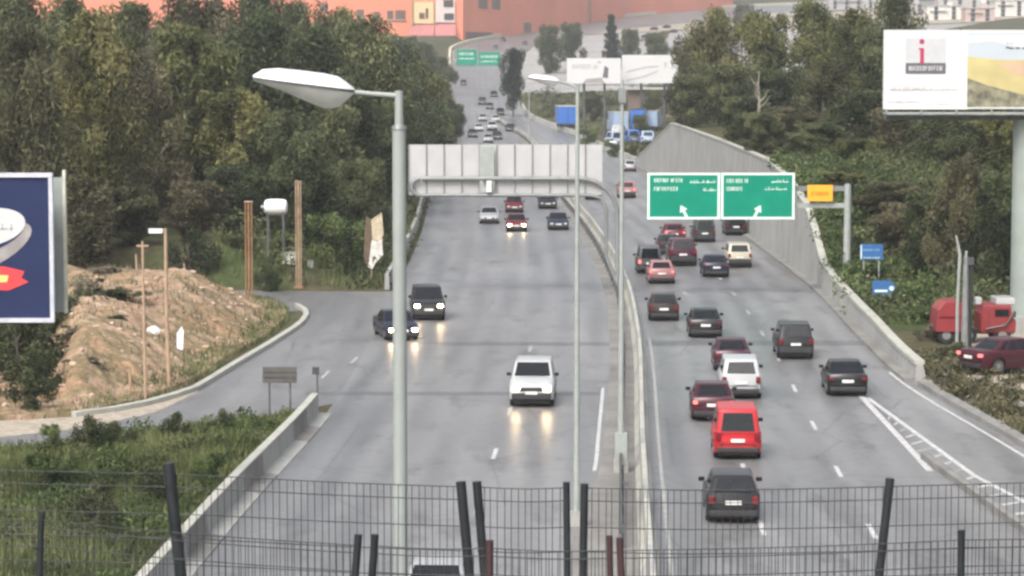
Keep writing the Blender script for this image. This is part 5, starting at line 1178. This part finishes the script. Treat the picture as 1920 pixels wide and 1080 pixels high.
def box_truck(label, x, Y, c, w, h, L, rz, roofc="white"):
    p = onground(x, Y); e = empty("box_truck", (p.x, Y, ground(p.x, Y)), rz); tag(e, label, "truck", "vehicles parked behind the far parapet")
    MB().box((0, 0, .8 + h / 2), (w, L, h)).build("cargo_box", PAINT[c], e, bevel=.06); MB().box((0, 0, .8 + h + .1), (w + .1, L + .1, .2)).build("roof", PAINT[roofc], e); MB().box((0, L / 2 + .95, 1.5), (w * .9, 1.8, 2.0)).build("cab", PAINT["white"], e, bevel=.15)
    for sx in (-1, 1): MB().box((sx * w * .22, -L / 2 - .02, .8 + h * .48), (w * .4, .06, h * .86)).build("rear_door", PAINT[c], e); MB().box((sx * w * .4, -L / 2 - .02, .7), (.3, .06, .2)).build("tail_light", TAIL, e)
    MB().box((0, .6, .62), (w * .7, L + 1.6, .22)).build("chassis", PLASTIC, e)
    for sx in (-1, 1):
        for yy in (-L * .3, L / 2 + .7): MB().tube([(sx * (w / 2 - .3), yy, .45), (sx * (w / 2 - .02), yy, .45)], .45, 16).build("wheel", TYRE, e)
box_truck("pale blue lorry parked behind the vans left of the retaining wall end", 1158, 470, "pale_blue", 2.6, 3.0, 5.5, .15)
box_truck("blue lorry parked behind the vans next to the retaining wall end", 1196, 474, "blue", 2.6, 3.2, 6.0, -.1, "grey")
box_truck("grey-blue lorry parked farthest right behind the vans", 1222, 478, "pale_blue", 2.5, 2.6, 5.0, -.2, "silver")
# blue box truck
p = onground(1061, 505); e = empty("box_truck", (p.x, 505, ground(p.x, 505)), .1); tag(e, "blue box truck with a white roof behind the far parapet", "truck")
MB().box((0, 0, 2.3), (3.6, 5.5, 3.2)).build("cargo_box", PAINT["blue"], e, bevel=.06); MB().box((0, 0, 4.0), (3.7, 5.6, .22)).build("roof", PAINT["white"], e); MB().box((0, 3.9, 1.5), (2.4, 1.9, 2.0)).build("cab", PAINT["white"], e, bevel=.15); MB().box((0, -2.77, 2.3), (.08, .05, 2.9)).build("door_seam", PLASTIC, e); MB().box((0, 0, .62), (2.2, 7.2, .22)).build("chassis", PLASTIC, e)
for sx in (-1, 1):
    for yy in (-1.8, 3.6): MB().tube([(sx * 1.0, yy, .45), (sx * 1.28, yy, .45)], .45, 16).build("wheel", TYRE, e)
# red machine (flat truck with crane arm) parked at right
p = onground(1826, 133.5); e = empty("red_truck", (p.x, 133.5, ground(p.x, 133.5))); tag(e, "red lorry with white cab roof parked behind the posts at right", "truck")
MB().prism([(-2.05, .6), (-.5, .6), (-.5, 1.9), (-.9, 2.15), (-1.6, 2.1), (-1.95, 1.7)], -1.1, 1.1).build("tipper_body", PAINT["faded_red"], e, bevel=.05); MB().prism([(.2, .55), (1.95, .55), (1.98, 1.15), (1.8, 1.35), (1.7, 1.95), (.35, 1.95), (.2, 1.5)], -1.0, 1.0).build("cab", PAINT["faded_red"], e, bevel=.08); MB().box((1.45, -.05, 2.12), (.95, 1.6, .34)).build("cab_roof", PAINT["white"], e, bevel=.06); MB().box((.18, -.2, 2.1), (.32, .5, .36)).build("air_filter", PAINT["white"], e, bevel=.06)
MB().box((1.25, -1.02, 1.55), (.7, .03, .36)).build("side_window", GLASS, e); MB().box((.62, -1.02, 1.05), (.02, .03, 1.0)).build("door_seam", PLASTIC, e); MB().box((1.85, -1.15, 1.5), (.08, .2, .3)).build("mirror", PLASTIC, e); MB().box((-.05, 0, .55), (4.0, 1.0, .2)).build("chassis", PLASTIC, e); MB().tube([(.45, -1.1, .75), (1.4, -1.15, .95), (1.9, -1.1, 1.6)], .06, 6).build("crane_arm", PAINT["brown"], e); MB().box((-1.25, -1.12, 1.35), (1.3, .03, .06)).build("side_rail", PAINT["dark_red"], e)
for x in (-1.5, -.4, 1.3):
    for sy in (-1, 1): w = MB().tube([(x, sy * .72, .42), (x, sy * .98, .42)], .42, 16).build("wheel", TYRE, e); MB().tube([(x, sy * .96, .42), (x, sy * .995, .42)], .22, 12).build("hub", RIM, w)

# ------------------------------------------------------------------ far buildings
PINK = mat("salmon_render", (.78, .25, .145), .8, var=.1, scale=.05)
PINKD = mat("dusty_pink_awning", (.46, .17, .16), .8, var=.15, scale=.2)
bY = 1092.0
pb = empty("pink_building", (-21, bY, h0(bY))); tag(pb, "long salmon pink building closing the view at the top of the picture", "building")
bz = pb.location.z; ux = lambda x: far(x, 40, bY - .2).x + 21; uz = lambda y: far(960, y, bY - .2).z - bz
def poly_wall(pts, h, m, name):                             # pts: ground outline, outward side on the left
    mb = MB()
    for (a, b) in zip(pts, pts[1:]): pass
    mb.loft([[(x, y, -6) for x, y in pts], [(x, y, h) for x, y in pts]]); return mb.build(name, m, pb)
xe = ux(868)
far_pts = [(xe, 0), (xe + 38, 112), (xe + 80, 250), (xe + 140, 362)]
poly_wall([(-330, 0), (xe, 0), (xe, 60), (-330, 60)], 46, PINK, "front_wing")
sw = poly_wall([(xe + .02, .02), far_pts[1], far_pts[2], far_pts[3], (far_pts[3][0] - 60, far_pts[3][1] + 30), (-20, 140), (xe - 20, 60.1)], 46.1, PINK, "side_wing")
def win(xa, xb, ya, yb_, m=None, name="window", off=-.12, th=.5, frame=True):
    a, b, c, d = ux(xa), ux(xb), uz(yb_), uz(ya)
    o = MB().box(((a + b) / 2, off, (c + d) / 2), (b - a, th, d - c)).build(name, m or WGLASS, pb)
    if frame and name == "window":
        MB().box(((a + b) / 2, off - .35, c - .25), (b - a + .8, .7, .35)).build("sill", CONCL, o)
    return o
BRW = mat("brown_glass", (.13, .075, .05), .4)
for a in ((726, 737, 20, 36), (741, 760, 19, 36), (700, 712, 22, 36), (668, 682, 18, 32), (600, 615, 6, 20), (560, 575, 6, 20)): win(*a, m=BRW)
win(776, 813, 4, 44, mat("yellow_sign_face", (.72, .55, .30), .6, var=.1), "sign_panel", -.3, .6)
for a in ((786, 796, 24, 35), (798, 803, 16, 34)): win(*a, m=BRW, off=-.65, frame=False)
win(817, 853, 0, 42, mat("pale_bay", (.66, .56, .52), .7), "bay", -.5, 1.2)
for a in ((832, 850, 0, 13), (833, 851, 25, 37)): win(*a, m=WGLASS, off=-1.15, frame=False)
for x in (816, 773): win(x - 1, x + 2.5, 0, 48, mat("olive_pier", (.34, .26, .13), .8), "pier", -.5, 1.0)
aw = MB()
for xa, xb, ya, yb_ in ((768, 814, 46, 66), (816, 855, 42, 66)):
    a, b, c, d = ux(xa), ux(xb), uz(yb_), uz(ya)
    MB().loft([[(a, 0, d), (a, -4, c), (a, -4, c - .4), (a, 0, c - .4)], [(b, 0, d), (b, -4, c), (b, -4, c - .4), (b, 0, c - .4)]]).build("awning", PINKD, pb)
for xa, xb in ((770, 812), (818, 853)): win(xa, xb, 68, 86, mat("shop_front", (.42, .20, .18), .6), "shop_front", -.2, .4)
# windows and bands on the receding wing
def side_pt(t, z, off):
    seg = [(Vector((xe, 0, 0)), Vector((*far_pts[1], 0))), (Vector((*far_pts[1], 0)), Vector((*far_pts[2], 0))), (Vector((*far_pts[2], 0)), Vector((*far_pts[3], 0)))]
    i = min(2, int(t)); a, b = seg[i]; p = a.lerp(b, t - i); d = (b - a).normalized(); n = Vector((d.y, -d.x, 0)); return p + n * off + Vector((0, 0, z))
def side_box(name, t0, t1, z0, z1, m, off=.3):
    mb = MB(); mb.loft([[side_pt(t0, z0, -.4), side_pt(t0, z1, -.4), side_pt(t0, z1, off), side_pt(t0, z0, off)], [side_pt(t1, z0, -.4), side_pt(t1, z1, -.4), side_pt(t1, z1, off), side_pt(t1, z0, off)]]); return mb.build(name, m, pb)
for t in (.16, .30): side_box("window", t, t + .09, 14.0, 18.6, BRW)
side_box("shop_window", .03, .30, 1.0, 4.2, mat("dark_shop_window", (.10, .05, .04), .4), .5)
side_box("ribbon_window", .62, .98, 20.5, 23.0, WGLASS); side_box("ribbon_window", 1.02, 1.6, 24.5, 27, WGLASS)
side_box("doorway", .66, .74, 5, 9, BRW); side_box("drain_pipe", 1.42, 1.44, 6, 26, RUST, .8)
# far green signs
gY = 868.0
fs_ = empty("far_gantry", (far(895, 110, gY).x, gY, h0(gY))); tag(fs_, "pale far gantry with two green direction boards on the slope", "gantry"); z_ = fs_.location.z; FX = lambda x: far(x, 110, gY).x - fs_.location.x; FZ = lambda y: far(960, y, gY).z - z_
for i, (a, b, c, d) in enumerate(((856, 894, 93, 122), (897, 937, 98, 122))):
    s_ = MB().box(((FX(a) + FX(b)) / 2, 0, (FZ(c) + FZ(d)) / 2), (FX(b) - FX(a), .2, FZ(c) - FZ(d))).build("sign_board", GREEN, fs_)
    scribble("lettering", GREENW, s_, FX(a) + .8, FX(b) - .8, FZ(c) - 1.4, .8, 81 + i, -.13); scribble("lettering", GREENW, s_, FX(a) + .8, FX(b) - .8, FZ(c) - 2.9, .8, 85 + i, -.13, True)
MB().box((0, .3, FZ(112)), (FX(940) - FX(850), .3, .5)).build("beam", STEELP, fs_)
for x in (850, 940): MB().tube([(FX(x), .3, -.3), (FX(x), .3, FZ(95))], .25, 8).build("post", STEELP, fs_)
# hillside houses, upper right
HW = [mat("white_render", (.66, .64, .60), .8), mat("grey_render", (.42, .41, .40), .8), mat("pinkish_render", (.52, .40, .36), .8)]
RF = mat("flat_roof", (.40, .38, .36), .9)
def house(label, x, Y, wpx, ytop, depth, m, floors, z=None):
    a = far(x, ytop, Y); gz = ground(a.x, Y); w = wpx * Y / FPX; h = a.z - gz
    e = empty("house", (a.x, Y, gz)); tag(e, label, "house", "houses on the far hillside"); MB().box((0, depth / 2, h / 2 - 2), (w, depth, h + 4)).build("wall", m, e)
    r_ = MB().box((0, depth / 2, h + .25), (w + .8, depth + .8, .5)).build("roof", RF, e); MB().box((w * .2, depth * .5, h + 1.3), (2.2, 2.2, 1.8)).build("stair_head", m, r_)
    fh = min(3.4, h / max(1, floors)); nw = max(2, int(w / 6.0))
    for f in range(floors):
        for i in range(nw):
            wx = -w / 2 + (i + .5) * w / nw; wz = h - fh * (f + .5)
            o = MB().box((wx, -.03, wz), (1.7, .2, 1.7)).build("window", WGLASS, e); MB().box((wx, -.2, wz - .98), (2.1, .4, .2)).build("sill", CONCL, o)
    MB().box((-w * .18, -.6, h - fh * 1.0), (w * .5, 1.1, .2)).build("balcony", CONCL, e); return e
house("white house left on the far hillside above the big billboard", 1772, 1180, 66, 12, 14, HW[0], 3)
house("pinkish house in the middle of the far hillside", 1838, 1150, 54, 16, 12, HW[2], 3)
house("white house at the right end of the far hillside", 1896, 1200, 60, 2, 14, HW[0], 4)
house("grey house behind the far hillside's white houses", 1800, 1330, 80, -14, 14, HW[1], 4)
house("tall white house behind at the top right corner", 1880, 1380, 80, -26, 14, HW[0], 4)
house("pale house on the hillside above the right-hand wood", 1610, 1420, 110, -6, 16, HW[1], 3)
house("grey low house on the slope left of the hillside houses", 1712, 1260, 50, 8, 14, HW[1], 3)
# shed below the far billboards
p = onground(1232, 520); e = empty("shed", (p.x, 520, p.z)); tag(e, "low brown shed with a pale flat roof under the far billboards", "shed"); zt_ = far(1230, 168, 520).z - p.z
MB().box((0, 2, zt_ / 2), (11.5, 4, zt_)).build("wall", mat("brown_shed_wall", (.16, .12, .10), .8), e); MB().box((0, 1.6, zt_ + .2), (12.6, 5.6, .4)).build("roof", CONCL, e); MB().box((-2, -.03, 1.2), (2.4, .1, 2.3)).build("door", STEELD, e)
for x in (1.2, 3.6): MB().box((x, -.03, zt_ * .55), (1.4, .1, 1.1)).build("window", WGLASS, e)
# paved slope right of the far bend (car park)
struct(strip("car_park", [(RGT(Y) + 1.2, Y) for Y in (640, 700, 780, 860, 940, 1020, 1080, 1130)], [(RGT(Y) + o, Y) for Y, o in ((640, 60), (700, 75), (780, 95), (860, 115), (940, 135), (1020, 150), (1080, 160), (1130, 170))], .15, URBAN, 10))
struct(strip("hill_terrace", [(RGT(Y) + 1.5, Y) for Y in (1140, 1180, 1240, 1300, 1360, 1420)], [(RGT(Y) + o, Y) for Y, o in ((1140, 170), (1180, 180), (1240, 180), (1300, 190), (1360, 200), (1420, 220))], .15, SAND, 8))

# ------------------------------------------------------------------ damp air over the whole valley
hz = MB().box((0, 870, 64), (1900, 2040, 134)).build("haze", bpy.data.materials.new("damp_air")); tag(hz, "thin pale haze over the valley", "haze", kind="stuff")
hm = hz.data.materials[0]; hm.use_nodes = True; hm.node_tree.nodes.clear()
vo = hm.node_tree.nodes.new("ShaderNodeVolumePrincipled"); vo.inputs["Color"].default_value = (.86, .88, .90, 1); vo.inputs["Density"].default_value = 0.0003; vo.inputs["Anisotropy"].default_value = .2
ho_ = hm.node_tree.nodes.new("ShaderNodeOutputMaterial"); hm.node_tree.links.new(vo.outputs[0], ho_.inputs["Volume"])
